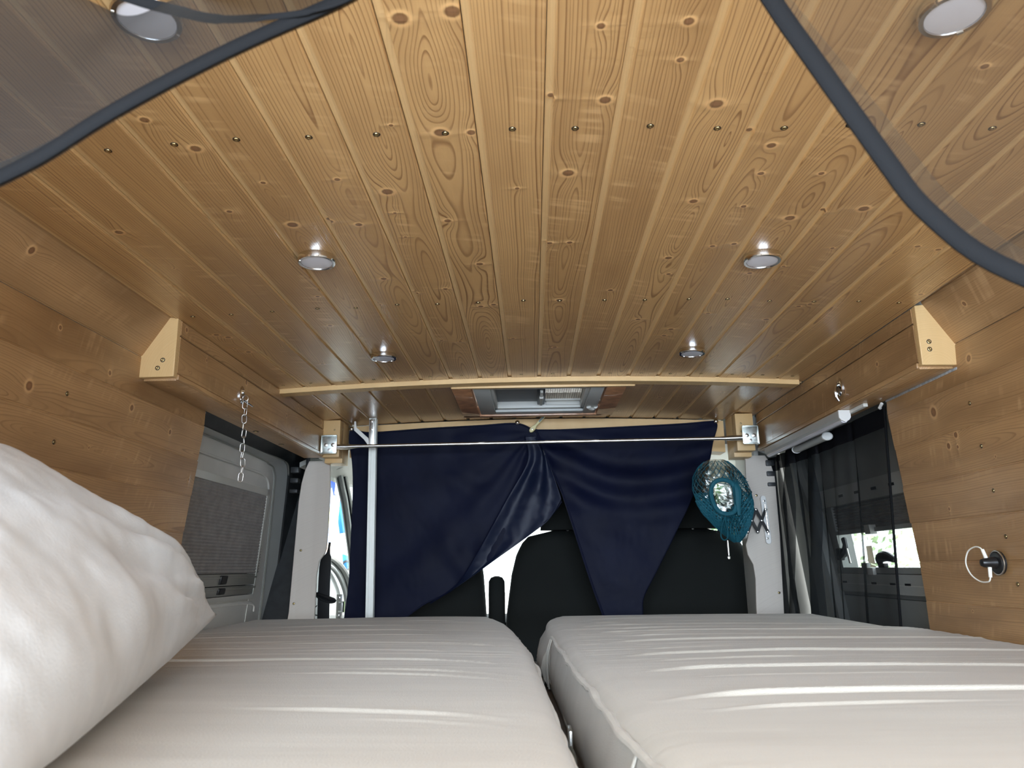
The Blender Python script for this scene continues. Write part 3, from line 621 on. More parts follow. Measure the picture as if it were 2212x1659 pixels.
for sg in (-1,1):
    xx=.90 if sg<0 else .965
    b=MB(); ringpanel(b,SIDE,sg*xx,(2.95,3.95,.7,1.70),sg*.005); b.obj('cab_door_panel',M_bodyw,wf_,angle=50)
    b=MB(); b.box((sg*xx,2.95,0),(sg*(xx+.06),4.3,.72)).box((sg*xx,2.95,1.69),(sg*(xx+.06),4.3,1.8)); b.obj('cab_side',M_bodyw,wf_)
    P_=smooth_path([(sg*(xx-.014),p[0]+.018,p[1]+.012) for p in SIDE[1:8]],4); n_=len(P_)
    b=MB(); b.tube(P_,.016,8,flat=.7); b.obj('window_seal',M_dgrey,wf_)
    b=MB(); b.tube([p+Vector((-sg*.004,.036,.014)) for p in P_],.010,8); b.obj('window_seal',M_rub,wf_)
    b=MB(); b.tube([p+Vector((-sg*.002,.056,.018)) for p in P_],.013,8); b.obj('door_rim',M_grey,wf_)
    b=MB(); b.tube(smooth_path([(sg*(xx-.012),3.10,1.27),(sg*(xx-.012),3.351,1.25),(sg*(xx-.012),3.558,1.20),(sg*(xx-.012),3.68,1.14),(sg*(xx-.012),3.74,1.06),(sg*(xx-.012),3.76,.9)],5),.013,8)
    b.tube(smooth_path([(sg*(xx-.016),3.10,1.23),(sg*(xx-.016),3.33,1.21),(sg*(xx-.016),3.50,1.15),(sg*(xx-.016),3.60,1.08),(sg*(xx-.016),3.64,.98),(sg*(xx-.016),3.65,.9)],5),.009,8); b.obj('door_rim',M_bodyw,wf_)
    wn_=struct('window_2' if sg<0 else 'window_3')
    b=MB(); b.prism([(p[0],p[1]) for p in SIDE],sg*(xx+.006),sg*(xx+.009),'x'); b.obj('pane',M_glass,wn_)
b=MB(); v=[];f=[];n=24
for k in range(n+1):
    t=-1+2*k/n; x=.03+t*.96; z=1.69-.09*abs(t)**6
    for y in (2.945,3.9): v+=[(x,y,z),(x,y,z+.02)]
for k in range(n):
    a=k*4; f+=[(a,a+4,a+6,a+2),(a+1,a+3,a+7,a+5),(a,a+1,a+5,a+4),(a+2,a+6,a+7,a+3)]
b.add(v,f); b.obj('headliner',M_offw,wf_)
b=MB(); b.prism([(3.9,1.66),(3.93,1.80),(4.02,1.80),(4.0,1.63)],-.98,1.05,'x'); b.obj('windscreen_header',M_offw,wf_)
b=MB(); b.prism([(4.0,1.63),(4.006,1.635),(4.70,1.03),(4.69,1.02)],-.98,1.05,'x'); b.obj('windscreen',M_glass,wf_)
for sg in (-1,1): 
    b=MB(); b.tube([(sg*.95,3.92,1.70),(sg*.98,4.75,1.0)],.045,8); b.obj('screen_pillar',M_offw,wf_)
    b=MB(); b.box((sg*.95,3.9,0),(sg*1.0,4.75,1.02)); b.obj('cab_side',M_bodyw,wf_)
b=MB(); b.box((-.98,4.05,.2),(1.05,4.7,.93),.04); b.obj('dashboard',M_seat,wf_)
gh=thing('grab_handle','pale curved grab handle inside the left cab door frame','handle',(-.862,3.30,1.650))
b=MB(); b.tube(smooth_path([(-.05,.0,.02),(-.04,-.03,-.006),(.0,-.04,-.010),(.035,-.035,.008),(.045,-.0,.03)],5),[.010]*21,10); b.obj('grip',M_offw,gh)
# seat belt
sb=thing('seat_belt','black seat belt hanging between the left pillar board and the cab door','belt',(-.81,2.98,1.2))
def ribbon(b,pts,w_,th,dirx=Vector((1,0,0))):
    P=[Vector(p) for p in pts]; v=[];f=[]
    for i,p in enumerate(P):
        ww=w_[i] if isinstance(w_,list) else w_
        v+=[p-dirx*ww/2+Vector((0,-th/2,0)),p+dirx*ww/2+Vector((0,-th/2,0)),p+dirx*ww/2+Vector((0,th/2,0)),p-dirx*ww/2+Vector((0,th/2,0))]
    for i in range(len(P)-1):
        for j in range(4): f.append((i*4+j,i*4+(j+1)%4,(i+1)*4+(j+1)%4,(i+1)*4+j))
    n=len(P)*4; f+=[(0,1,2,3),(n-1,n-2,n-3,n-4)]; b.add(v,f)
b=MB(); ribbon(b,smooth_path([(.008,0,.105),(.006,0,.085),(.003,0,.06),(-.005,0,.03),(-.006,0,-.1),(.0,0,-.3)],4),[.010,.010,.010,.010,.010,.010,.012,.014,.018,.024,.032,.040,.044]+[.047]*8,.0015); b.obj('strap',M_black,sb)
b=MB(); b.tube(smooth_path([(-.036,0,-.092),(-.012,-.004,-.100),(.015,-.004,-.108),(.038,0,-.118),(.015,.004,-.122),(-.015,.004,-.112)],4,True),.0075,8,True); b.obj('belt_guide',M_black,sb)
b=MB(); b.tube(smooth_path([(-.030,0,-.135),(-.042,0,-.15),(-.036,0,-.17),(-.026,0,-.172)],4),.002,6); b.obj('guide_wire',M_black,sb)
st=thing('door_striker','metal door striker with bolts on the cab pillar right of the seat belt','striker',(-.83,3.30,1.05))
b=MB(); b.box((-.018,0,-.055),(.010,.004,.045),.003); b.obj('plate',M_steel,st)
b=MB(); b.tube([(-.004,-.004,.012),(.018,-.016,.014),(.018,-.016,-.026),(-.004,-.004,-.026)],.005,8); b.obj('loop',M_chrome,st)
for z_ in (.032,-.042):
    b=MB(); b.lathe([(.006,0),(.006,.003),(.003,.004)],10,(-.008,0,z_),(0,-1,0)); b.obj('bolt',M_chrome,st)
# ------------------------------------------------------------ cab seats
def seat_back(name,label,x0,x1,ztop,heads,y=3.15,shoulder=.11):
    t=thing(name,label,'seat',((x0+x1)/2,y,.35)); cx_=(x0+x1)/2; hw=(x1-x0)/2
    def fn(u,v):
        a=2*PI*u; ex=.42
        px=math.copysign(abs(math.cos(a))**ex,math.cos(a)); py=math.copysign(abs(math.sin(a))**.7,math.sin(a))
        z=v*(ztop-.35); q=(ztop-.35-z)
        # width narrows with rounded shoulders
        k=pw([(0,.60),(.003,.70),(.012,.78),(.03,.83),(.055,.872),(.10,.915),(.18,.955),(.35,1.)])(q)
        kk=.075 if q>.06 else .075*math.sqrt(max(.05,1-((.06-q)/.06)**2))
        return (px*hw*k,py*kk+.03*math.sin(v*2.5),z)
    b=MB(); b.grid(fn,48,40,closeu=True); n=48*39
    b.f.append(tuple(range(n,n+48))); b.mi.append(0); b.obj('backrest',M_seat,t,angle=60)
    b=MB(); b.box((-hw,.0,-.15),(hw,.5,.12),.05); b.obj('seat_cushion',M_seat,t)
    for (hx,hw2,z0,z1) in heads:
        b=MB()
        def fh(u,v):
            a=2*PI*u; px=math.copysign(abs(math.cos(a))**.5,math.cos(a)); py=math.copysign(abs(math.sin(a))**.7,math.sin(a))
            s=math.sqrt(max(.0,1-max(0,2*v-1)**3.2)); kx=(.55+.45*s)*(1-.18*v)
            return (hx-cx_+px*hw2*kx,py*.05*(.4+.6*s),z0-.014-.35+v*(z1-z0+.014))
        b.grid(fh,32,16,closeu=True); b.f+= [tuple(range(32))[::-1],tuple(range(32*15,32*16))]; b.mi+=[0,0]
        hd=b.obj('headrest',M_seat,t,angle=60)
        for s_ in (-.06,.06):
            b=MB(); b.tube([(hx-cx_+s_,0,z0-.40),(hx-cx_+s_,0,z0-.33)],.006,8); b.obj('headrest_rod',M_steel,t)
    return t
seat_back('cab_bench_seat','wide charcoal passenger bench seat behind the right navy curtain',-.111,.93,1.350,[(.21,.175,1.362,1.585),(.61,.175,1.362,1.60)])
seat_back('driver_seat','charcoal driver seat partly hidden below the left navy curtain',-.70,-.19,1.34,[(-.44,.14,1.36,1.56)])
b=MB(); b.tube([(-.1475,3.14,.80),(-.1475,3.14,1.10),(-.1475,3.14,1.145),(-.1475,3.14,1.160),(-.1475,3.14,1.166)],[.034,.034,.033,.024,.008],16,flat=1.); ar=b.obj('folded_armrest',M_seat); tag(ar,'folded charcoal armrest standing upright between the two cab seats','armrest')
# ------------------------------------------------------------ navy curtains
def coons(top,bot,left,right):
    T=lambda c,u:(lambda P:(P[min(int(u*(len(P)-1)),len(P)-2)].lerp(P[min(int(u*(len(P)-1)),len(P)-2)+1],u*(len(P)-1)-min(int(u*(len(P)-1)),len(P)-2))))(c)
    def f(u,v):
        a=T(top,u)*(1-v)+T(bot,u)*v; b_=T(left,v)*(1-u)+T(right,v)*u
        c=top[0]*(1-u)*(1-v)+top[-1]*u*(1-v)+bot[0]*(1-u)*v+bot[-1]*u*v
        return a+b_-c
    return f
sp=lambda l:smooth_path([(a*.977,0,1.2+(c-1.2)*.977) for a,c in l],8)
def cloth(name,lab,fn,nu,nv,disp,mat,th=.002,y=2.835,hems=None):
    b=MB()
    def g(u,v):
        p=fn(u,v); d=disp(u,v,p); return (p.x,y-d,p.z)
    b.grid(g,nu,nv); o=b.obj(name,mat,fix=False,angle=180); m_=o.modifiers.new('s','SOLIDIFY'); m_.thickness=th; m_.offset=0
    return o,g
clip=Vector((.02,0,1.710))
def dispL(u,v,p):
    r=Vector((p.x-clip.x,0,p.z-clip.z)); R=r.length; a=math.atan2(r.x,-r.z)  # 0 straight down, negative to the left
    env=min(1,R/.12)*math.exp(-max(0,-a-.25)*1.6)
    d=.012*math.sin(a*16+nz(p.x*3,p.z*3)*1.6)*env*(.35+R)
    d+=.006*nz(p.x*4,p.z*3,1)+.0012*nz(p.x*17,p.z*13,2)+.0006*nz(p.x*50,p.z*40,5)
    d+=.004*math.sin((p.x*.8+p.z*.6)*30+nz(p.x*4,p.z*4,9)*5)*math.exp(-abs(p.x+.2)*3)
    return d*min(1,v*8)+.006
tp=sp([(-.719,1.752),(-.70,1.748),(-.638,1.731),(-.40,1.744),(-.20,1.752),(-.049,1.758),(.02,1.726)])
Lf=sp([(-.719,1.752),(-.722,1.70),(-.705,1.60),(-.698,1.427),(-.70,1.2),(-.712,1.03),(-.73,.86)])
Rt=sp([(.02,1.726),(.045,1.66),(.075,1.58),(.112,1.48),(.118,1.445)])
Bo=sp([(-.73,.86),(-.60,.93),(-.46,1.035),(-.404,1.072),(-.33,1.105),(-.265,1.147),(-.13,1.238),(.002,1.33),(.07,1.385),(.118,1.445)])
c1,gL=cloth('navy_curtain','navy cotton curtain covering the left half of the cab opening, swept up to a peg',coons(tp,Bo,Lf,Rt),170,130,dispL,M_navy)
tag(c1,'left navy curtain, its lower edge slanting up towards the right',"curtain",'navy curtains across the cab')
b=MB(); b.tube([Vector(gL(i/80,1.))+Vector((0,-.001,0)) for i in range(81)],.0026,6); b.tube([Vector(gL(i/60,.0))+Vector((0,-.001,-.004)) for i in range(61)],.0032,6); b.obj('hem',M_navy,c1)
# inner fold of the left curtain, drawn back to the peg
tp2=sp([(-.02,1.70),(.0,1.70),(.02,1.70)]); Lf2=sp([(-.02,1.70),(-.012,1.60),(-.094,1.455),(-.203,1.263),(-.282,1.143),(-.385,1.072)]); Rt2=sp([(.02,1.70),(.06,1.62),(.09,1.54),(.116,1.455)])
Bo2=sp([(-.385,1.072),(-.265,1.143),(-.13,1.235),(.002,1.326),(.07,1.38),(.116,1.455)])
def dispF(u,v,p):
    d=.014*math.sin(u*11+v*3)*(.3+v)*(1-.6*v)+.012*math.exp(-((p.x-.035)/.03)**2-((p.z-1.50)/.05)**2)+.004*nz(p.x*14,p.z*14,4)+.0016*nz(p.x*45,p.z*45,4)
    return .022+d*min(1,v*4)
c2=MB(); f2=coons(tp2,Bo2,Lf2,Rt2)
c2.grid(lambda u,v:(lambda p:(p.x,2.835-dispF(u,v,p),p.z))(f2(u,v)),80,90); o=c2.obj('gathered_fold',plain('navy_cotton_lining',(.0035,.0075,.025),.5,bump=.3,bscale=900,spec=.3),c1,fix=False,angle=180); m_=o.modifiers.new('s','SOLIDIFY'); m_.thickness=.0015
b=MB(); b.tube([Vector((p.x,2.835-dispF(0,i/50,p)-.001,p.z)) for i in range(51) for p in [f2(0,i/50)]],.0024,6); b.obj('hem',M_navy,c1)
def dispR(u,v,p):
    s=p.x-.05; a=math.atan2(p.x-clip.x,-(p.z-clip.z))
    R=math.hypot(p.x-clip.x,p.z-clip.z)
    # swags that sag between the peg and the right-hand pin
    q=(p.z-1.74)+.55*max(0,s)*(1-max(0,s)/.72)*1.0+.05*s
    d=.011*math.sin(q*46+nz(p.x*3,p.z*3,3)*1.8)*math.exp(-((q+.10)/.16)**2)*min(1,R/.1)
    d+=.007*math.sin(a*13+.6)*min(1,R/.3)*math.exp(-abs(a-.35)*1.5)+.006*nz(p.x*4,p.z*4,7)+.0018*nz(p.x*16,p.z*14,8)+.0008*nz(p.x*50,p.z*45,8)
    return d*min(1,v*8)+.010
tp3=sp([(.02,1.730),(.12,1.729),(.30,1.734),(.45,1.739),(.60,1.745),(.70,1.752),(.728,1.754)])
Lf3=sp([(.02,1.730),(.045,1.66),(.085,1.56),(.13,1.44),(.18,1.27),(.225,1.12),(.262,1.01),(.30,.88)])
Rt3=sp([(.728,1.754),(.738,1.735),(.722,1.68),(.695,1.588),(.62,1.45),(.532,1.288),(.46,1.165),(.415,1.086),(.408,1.02),(.40,.88)])
Bo3=sp([(.30,.88),(.35,.878),(.40,.88)])
c3,gR=cloth('navy_curtain','',coons(tp3,Bo3,Lf3,Rt3),150,150,dispR,M_navy)
tag(c3,'right navy curtain, hanging as a long triangle over the bench seat','curtain','navy curtains across the cab')
for ee in ((0,1),(1,1)):
    b=MB(); b.tube([Vector(gR(ee[0],i/90))+Vector((.004 if ee[0]==0 else -.002,-.001,0)) for i in range(91)],.0032 if ee[0]==0 else .0024,6,flat=1.6); b.obj('hem',M_navy,c3)
b=MB(); b.tube([Vector(gR(i/60,.0))+Vector((0,-.001,-.003)) for i in range(61)],.0032,6); b.obj('hem',M_navy,c3)
for x,z,lab in ((-.704,1.737,'round steel pin at the top left corner of the left navy curtain'),(-.049,1.752,'round steel pin near the middle of the crossbeam, left of the peg'),(.727,1.744,'round steel pin at the top right corner of the right navy curtain')):
    b=MB(); b.lathe([(.001,.007),(.005,.006),(.0085,.003),(.0092,0)],16,(0,0,0),(0,-1,0)); o=b.obj('curtain_pin',M_chrome); o.location=(x*.9875,2.822,1.2+(z-1.2)*.9875); tag(o,lab,'pin')
pg=thing('clothes_peg','pale yellow plastic clothes peg clipped at the centre of the navy curtains','peg',(.0,2.845,1.72),(0,math.radians(43),0))
pg.location=(.006,2.803,1.711)
for s_ in (-1,1):
    b=MB(); b.prism([(-.009,.0),(-.008,.014),(-.004,.024),(-.0055,.05),(-.005,.074),(0,.080),(.005,.074),(.0055,.05),(.004,.024),(.008,.014),(.009,.0),(.005,-.008),(0,-.010),(-.005,-.008)],.002 if s_>0 else -.006,.006 if s_>0 else -.002,'y'); o=b.obj('peg_half',M_peg,pg); m_=o.modifiers.new('b','BEVEL'); m_.width=.0012
b=MB(); b.prism([(-.0035,.045),(-.0035,.068),(0,.074),(.0035,.068),(.0035,.045),(0,.041)],-.0068,-.006,'y'); b.obj('grip_pad',M_pegg,pg)
b=MB(); b.lathe([(.003,0),(.003,.0012),(.001,.0018)],12,(0,-.006,.004),(0,-1,0)); b.obj('pivot',M_steel,pg)
# ------------------------------------------------------------ black sheer curtain, right
FO=[(2.50,.030,.030),(2.585,.022,.02),(2.46,.03,.018),(2.37,.026,.022),(2.105,.022,.014),(2.20,.010,.03),(2.68,.03,.03),(2.62,.02,.02),(2.78,.03,.03)]
b=MB(); n_=420
def fb(u,v):
    y=1.896+.955*u; z=1.592-.745*v; x=.917
    sw=(v-.0)*.10*(u-.1)     # folds drift forward on the way down
    d=0
    for i,(yc,am,wd) in enumerate(FO):
        yc2=yc+v*.14*((yc-1.9)/.9)+.008*nz(v*3,i)
        d+=am*math.exp(-((y-yc2)/wd)**2)*min(1,.25+v*3)*(1 if i%2 else -.7)
    d+=.006*math.sin(y*40)*v
    g_=min(1,max(0,(y-2.22)/.2))*min(1,.35+v*2.5); ph=y*2*PI/.105+1.2*nz(y*4,v*2,3)
    d+=.016*math.cos(ph)*g_
    y2=y+.085*v*(1-u)+.036*math.sin(ph)*g_
    return (x-d*.9+.02*v*(u<.0),y2,z)
b.grid(fb,n_,24); bc=b.obj('sheer_curtain',M_sheerB,fix=False,angle=180); tag(bc,'black see-through curtain hanging in folds before the right side window','curtain')
b=MB(); b.tube([fb(0,i/20) for i in range(21)],.0032,6); b.obj('side_hem',M_hem,bc)
b=MB(); b.grid(lambda u,v:tuple(Vector(fb(u,v*.07))-Vector((.0015,0,0))),n_,3); b.obj('top_hem',M_sheerH,bc,fix=False,angle=180)
tr=thing('curtain_track','narrow cream curtain track under the right soffit','track',(.872,2.2,1.6005))
b=MB(); b.box((-.006,-.30,-.006),(.006,.50,.003),.001); b.obj('track',M_offw,tr)
b=MB(); b.tube([(.03,-.325,-.004),(.03,-.31,-.012),(.034,-.305,-.012)],.004,8); b.obj('end_hook',M_white,tr)
l1=thing('light_bar','long slim white light bar under the right soffit','lamp',(.852,1.985,1.5905))
b=MB(); b.prism([(-.015,.012),(.015,.012),(.015,-.006),(.009,-.013),(-.009,-.013),(-.015,-.006)],.006,.66,'y'); b.obj('housing',M_grey,l1,angle=25)
b=MB(); b.tube([(0,.008,-.0125),(0,.658,-.0125)],.0085,10,flat=1.15); b.obj('diffuser',M_lens,l1)
b=MB(); b.prism([(-.0158,.0128),(.0158,.0128),(.0158,-.007),(.011,-.014),(0,-.0195),(-.011,-.014),(-.0158,-.007)],.0,.006,'y'); b.obj('end_cap',M_white,l1)
l2=thing('light_bar','short rounded white light bar below the long one on the right','lamp',(.893,2.215,1.572))
b=MB(); b.tube([(0,.012,0),(0,.27,0)],.011,14,flat=1.25); b.obj('housing',M_grey,l2)
for y_ in (0,.27): 
    b=MB(); b.tube([(0,y_,0),(0,y_+.003,0),(0,y_+.012,0)] if y_==0 else [(0,y_+.008,0),(0,y_+.004,0),(0,y_,0)],[.010,.0128,.0128] if y_==0 else [.008,.012,.0125],14,flat=1.3); b.obj('end_cap',M_white,l2)
# ------------------------------------------------------------ catches, chain
def oval(name,lab,x,sg,y,z):
    t=thing(name,lab,'catch',(x,y,z)); b=MB()
    b.lathe([(.024,0),(.024,.002),(.021,.004),(.012,.0045),(.001,.0045)],28,(0,0,0),(sg,0,0)); b.v=[(p[0],p[1]*.62,p[2]) for p in b.v]; b.obj('plate',M_chrome,t)
    b=MB(); b.lathe([(.004,.004),(.004,.007),(.001,.008)],12,(0,0,.006),(sg,0,0)); b.obj('bolt',M_steel,t)
    return t
oL=oval('latch_plate','oval chrome latch plate on the left soffit with a pin and chain through it',-.7695,1,1.905,1.655)
b=MB(); b.tube([(.010,-.012,-.016),(.013,.052,-.020)],[.0036,.0022],8); b.obj('pin',M_chrome,oL)
b=MB(); b.tube([(.0115+.008*math.cos(a*.2*PI),0,-.010+.009*math.sin(a*.2*PI)) for a in range(10)],.0012,6,True); b.obj('ring',M_steel,oL)
oR=oval('latch_plate','oval chrome hinged catch folded against the right soffit above the light bars',.8395,-1,1.962,1.662)
b=MB(); b.tube(smooth_path([(-.006,.004,.012),(-.014,-.002,-.008),(-.014,-.004,-.026),(-.008,-.003,-.038)],5),[.004]*6+[.006]*5+[.005]*5,8,flat=.7); b.obj('lever',M_chrome,oR)
ch=thing('chain','short steel link chain dangling from the left latch plate','chain',(-.757,1.907,1.641))
def linkmesh(L_=.024,W_=.0115,r=.0013):
    pts=[]; h=L_/2-W_/2
    for i in range(8): a=PI*i/7; pts.append((W_/2*math.cos(a),0,h+W_/2*math.sin(a)))
    for i in range(8): a=PI+PI*i/7; pts.append((W_/2*math.cos(a),0,-h+W_/2*math.sin(a)))
    b=MB(); b.tube(pts,r,6,True); me=b.mesh('link',M_steel); me.shade_smooth(); return me
LK=linkmesh()
for i in range(11):
    o=D.objects.new('link',LK); C.objects.link(o); o.parent=ch
    o.location=(-.001+.002*math.sin(i*1.7),.0025*i*.5,-.012-i*.0192); o.rotation_euler=(.08*math.sin(i*2.1),.06*math.cos(i*1.3),(PI/2 if i%2 else 0)+.5+.4*math.sin(i*1.9))
# small fixings under left soffit
for i,(x,y) in enumerate(((-.82,2.16),(-.823,2.40))):
    o=screw(None,(x,y,1.603),(0,0,-1),2.0); tag(o,'pale screw head under the left soffit, %s the van cab'%('farther from' if i==0 else 'closer to'),'screw')
# ------------------------------------------------------------ net bag on extending arm
nb=thing('net_bag','teal string bag stuffed with clear plastic, hanging beside the right navy curtain','bag',(.668,2.60,1.42))
def bagp(u,v,s=1.,dn=0.):
    # v 0 top .. 1 bottom tip
    z=.143-.292*v; a=2*PI*u
    w_=math.sin(PI*min(1,max(0,v))**.80)**.62
    if v>.62: w_*=1-.25*((v-.62)/.38)
    cx_=.0+.012*(v-.4)+.03*max(0,v-.55)-.012*math.cos(3*v)
    r=.099*w_*s*(1+.10*nz(math.cos(a)*1.5,math.sin(a)*1.5,v*3))+dn
    return (cx_+r*math.cos(a),r*.72*math.sin(a),z)
def netmesh(nu,nv,pw,v0,v1,r,off=0.,hole=None):
    b=MB(); n=0
    def q(i,j):
        v=v0+(v1-v0)*(j/nv)**pw; x,y,z=bagp((i+.5*(j%2))/nu,v,1.,off); jt=.0025
        return Vector((x+jt*nz(i*1.3,j*1.7),y,z+jt*nz(i*1.1,j*.9,5)))
    for j in range(nv):
        for i in range(nu):
            a=q(i,j)
            for k in ((i,i+1) if j%2 else (i-1,i)):
                c=q(k,j+1); mid=(a+c)/2
                if hole and mid.y<0 and ((mid.x-hole[0])/hole[2])**2+((mid.z-hole[1])/hole[3])**2<1: continue
                b.tube([a,c],r,3)
    return b
HOLE=(-.020,.005,.040,.056)
netmesh(24,13,.95,.04,.62,.0009,0,HOLE).obj('net',M_net,nb,kind='stuff',smooth=False)
netmesh(36,15,1.,.50,.985,.0025,.001,HOLE).obj('dense_net',M_net,nb,kind='stuff',smooth=False)
netmesh(46,22,1.,.42,.80,.0014,-.002,HOLE).obj('dense_net',M_net,nb,kind='stuff',smooth=False)
rim=smooth_path([(-.058,-.060,.02),(-.045,-.066,.052),(-.015,-.070,.060),(.014,-.070,.046),(.020,-.070,.015),(.020,-.070,-.03),(.004,-.070,-.052),(-.03,-.066,-.050),(-.05,-.062,-.025)],5,True)
b=MB(); b.tube(rim,.0075,8,True); b.tube([p+Vector((-.008*0,-.004,.003*math.sin(i*1.3))) for i,p in enumerate(rim)],.0045,6,True); b.obj('rim',M_net,nb)
b=MB(); b.tube(smooth_path([(.022,-.068,.045),(.028,-.074,.02),(.026,-.074,-.02),(.028,-.07,-.06)],5),[.008,.010,.012,.013,.014,.014,.014,.013,.013,.012,.011,.010,.009,.008,.007,.006],8)
for k in range(14): 
    a=k/13*PI-.2; b.tube([(.022,-.068,.04),(.022+.05*math.cos(a),-.06,.04+.05*math.sin(a))],.0013,4)
b.obj('gathered_cord',M_net,nb)
b=MB(); b.tube(smooth_path([(-.02,-.06,-.066),(-.032,-.062,-.10),(-.036,-.062,-.128),(-.026,-.062,-.140),(-.014,-.062,-.130),(-.014,-.062,-.10),(-.02,-.06,-.066)],5),.0042,6,flat=.5); b.obj('strap',M_net,nb)
b=MB(); b.grid(lambda u,v:bagp(u,.02+.96*v,.93,.010*nz(math.cos(6.28*u)*5,math.sin(6.28*u)*5,v*11)+.004*nz(math.cos(6.28*u)*14,math.sin(6.28*u)*14,v*34)),90,90,closeu=True); b.obj('clear_film',M_bagp,nb,fix=False,angle=180)
b=MB(); b.grid(lambda u,v:bagp(u,.10+.8*v,.66,.016*nz(math.cos(6.28*u)*4,math.sin(6.28*u)*4,v*9+5)+.005*nz(math.cos(6.28*u)*12,math.sin(6.28*u)*12,v*30)),70,70,closeu=True); b.obj('clear_film',M_bagp,nb,fix=False,angle=180)
arm=thing('extending_arm','black scissor arm on a white wall plate, holding the teal net bag','arm',(.868,2.79,1.36),(0,0,.02))
b=MB(); pts=[(-.008+.010*math.cos(a),.078+.010*math.sin(a)) for a in [PI*i/8 for i in range(9)]]+[(-.002+.010*math.cos(a),-.078+.010*math.sin(a)) for a in [PI+PI*i/8 for i in range(9)]]
b.prism(pts,-.004,.004,'y'); o=b.obj('wall_plate',M_white,arm); m_=o.modifiers.new('b','BEVEL'); m_.width=.001
b=MB(); b.tube([(-.006,-.010,.055),(-.002,-.010,-.055)],.0022,8); b.obj('hinge_rod',M_chrome,arm)
for z_ in (.068,-.068):
    b=MB(); b.lathe([(.004,.004),(.004,.0055),(.001,.006)],10,(-.006,0,z_),(0,-1,0)); b.obj('screw',M_steel,arm)
X0=-.006; dxs=-.036; zt,zb_=.036,-.044
def barmb(p,q,y_,w_=.0105):
    d=Vector((q[0]-p[0],0,q[1]-p[1])); n=Vector((-d.z,0,d.x)).normalized()*w_/2; e=d.normalized()*.004
    A=Vector((p[0],y_,p[1]))-e; B_=Vector((q[0],y_,q[1]))+e
    v=[A+n,B_+n,B_-n,A-n]; b=MB(); b.add(v+[k+Vector((0,.0022,0)) for k in v],[(0,1,2,3),(7,6,5,4),(0,4,5,1),(1,5,6,2),(2,6,7,3),(3,7,4,0)]); return b
for k in range(5):
    xa=X0+dxs*k; xb=X0+dxs*(k+1)
    barmb((xa,zt),(xb,zb_),-.012-.0*k).obj('scissor_bar',M_black,arm); barmb((xa,zb_),(xb,zt),-.015).obj('scissor_bar',M_black,arm)
    for (px_,pz_) in ((xa,zt),(xa,zb_),((xa+xb)/2,(zt+zb_)/2)):
        b=MB(); b.lathe([(.0036,.014),(.0036,.018),(.0015,.0188)],10,(px_,0,pz_),(0,-1,0)); b.obj('rivet',M_steel,arm)
hr=thing('hanging_rod','thin chrome rod with a small knob dangling below the net bag','rod',(.668,2.60,1.27))
b=MB(); b.tube([(0,0,.012),(0,0,-.040)],.0028,8); b.obj('rod',M_chrome,hr)
b=MB(); b.tube([(0,0,-.040),(0,0,-.043),(0,0,-.050),(0,0,-.052)],[.003,.0058,.0058,.003],10); b.obj('knob',M_steel,hr)
# ------------------------------------------------------------ black knob with white cable loop on the right wall
so_=thing('wall_socket','black round socket with a white cable loop on the right plank wall','socket',(.930,1.545,1.198)); so_.scale=(.9,.88,.88)
b=MB(); b.lathe([(.026,-.004),(.026,.003),(.023,.006),(.016,.007)],32,(0,0,0),(-1,0,0)); b.obj('base',M_black,so_)
b=MB(); b.lathe([(.027,0.0005),(.0285,.002),(.027,.0035)],32,(0,0,0),(-1,0,0)); b.obj('trim_ring',M_steel,so_)
b=MB(); b.lathe([(.0135,.006),(.0125,.014),(.011,.022),(.0105,.030),(.008,.036),(.001,.038)],20,(0,0,0),(-1,0,0)); b.obj('plug',M_black,so_)
b=MB(); b.tube([(-.022,.004,.010),(-.025,.008,.030)],[.0042,.0036],8); b.obj('cable_plug',M_cable,so_)
b=MB(); b.tube([(-.022,-.004,-.010),(-.025,-.006,-.032)],[.0042,.0036],8); b.obj('cable_plug',M_cable,so_)
b=MB(); b.tube(smooth_path([(-.025,.008,.028),(-.027,.014,.034),(-.029,.030,.036),(-.031,.056,.026),(-.032,.070,.000),(-.031,.058,-.026),(-.029,.030,-.041),(-.027,.004,-.042),(-.026,-.004,-.038),(-.025,-.006,-.030)],6),.0016,8); b.obj('cable',M_cable,so_)
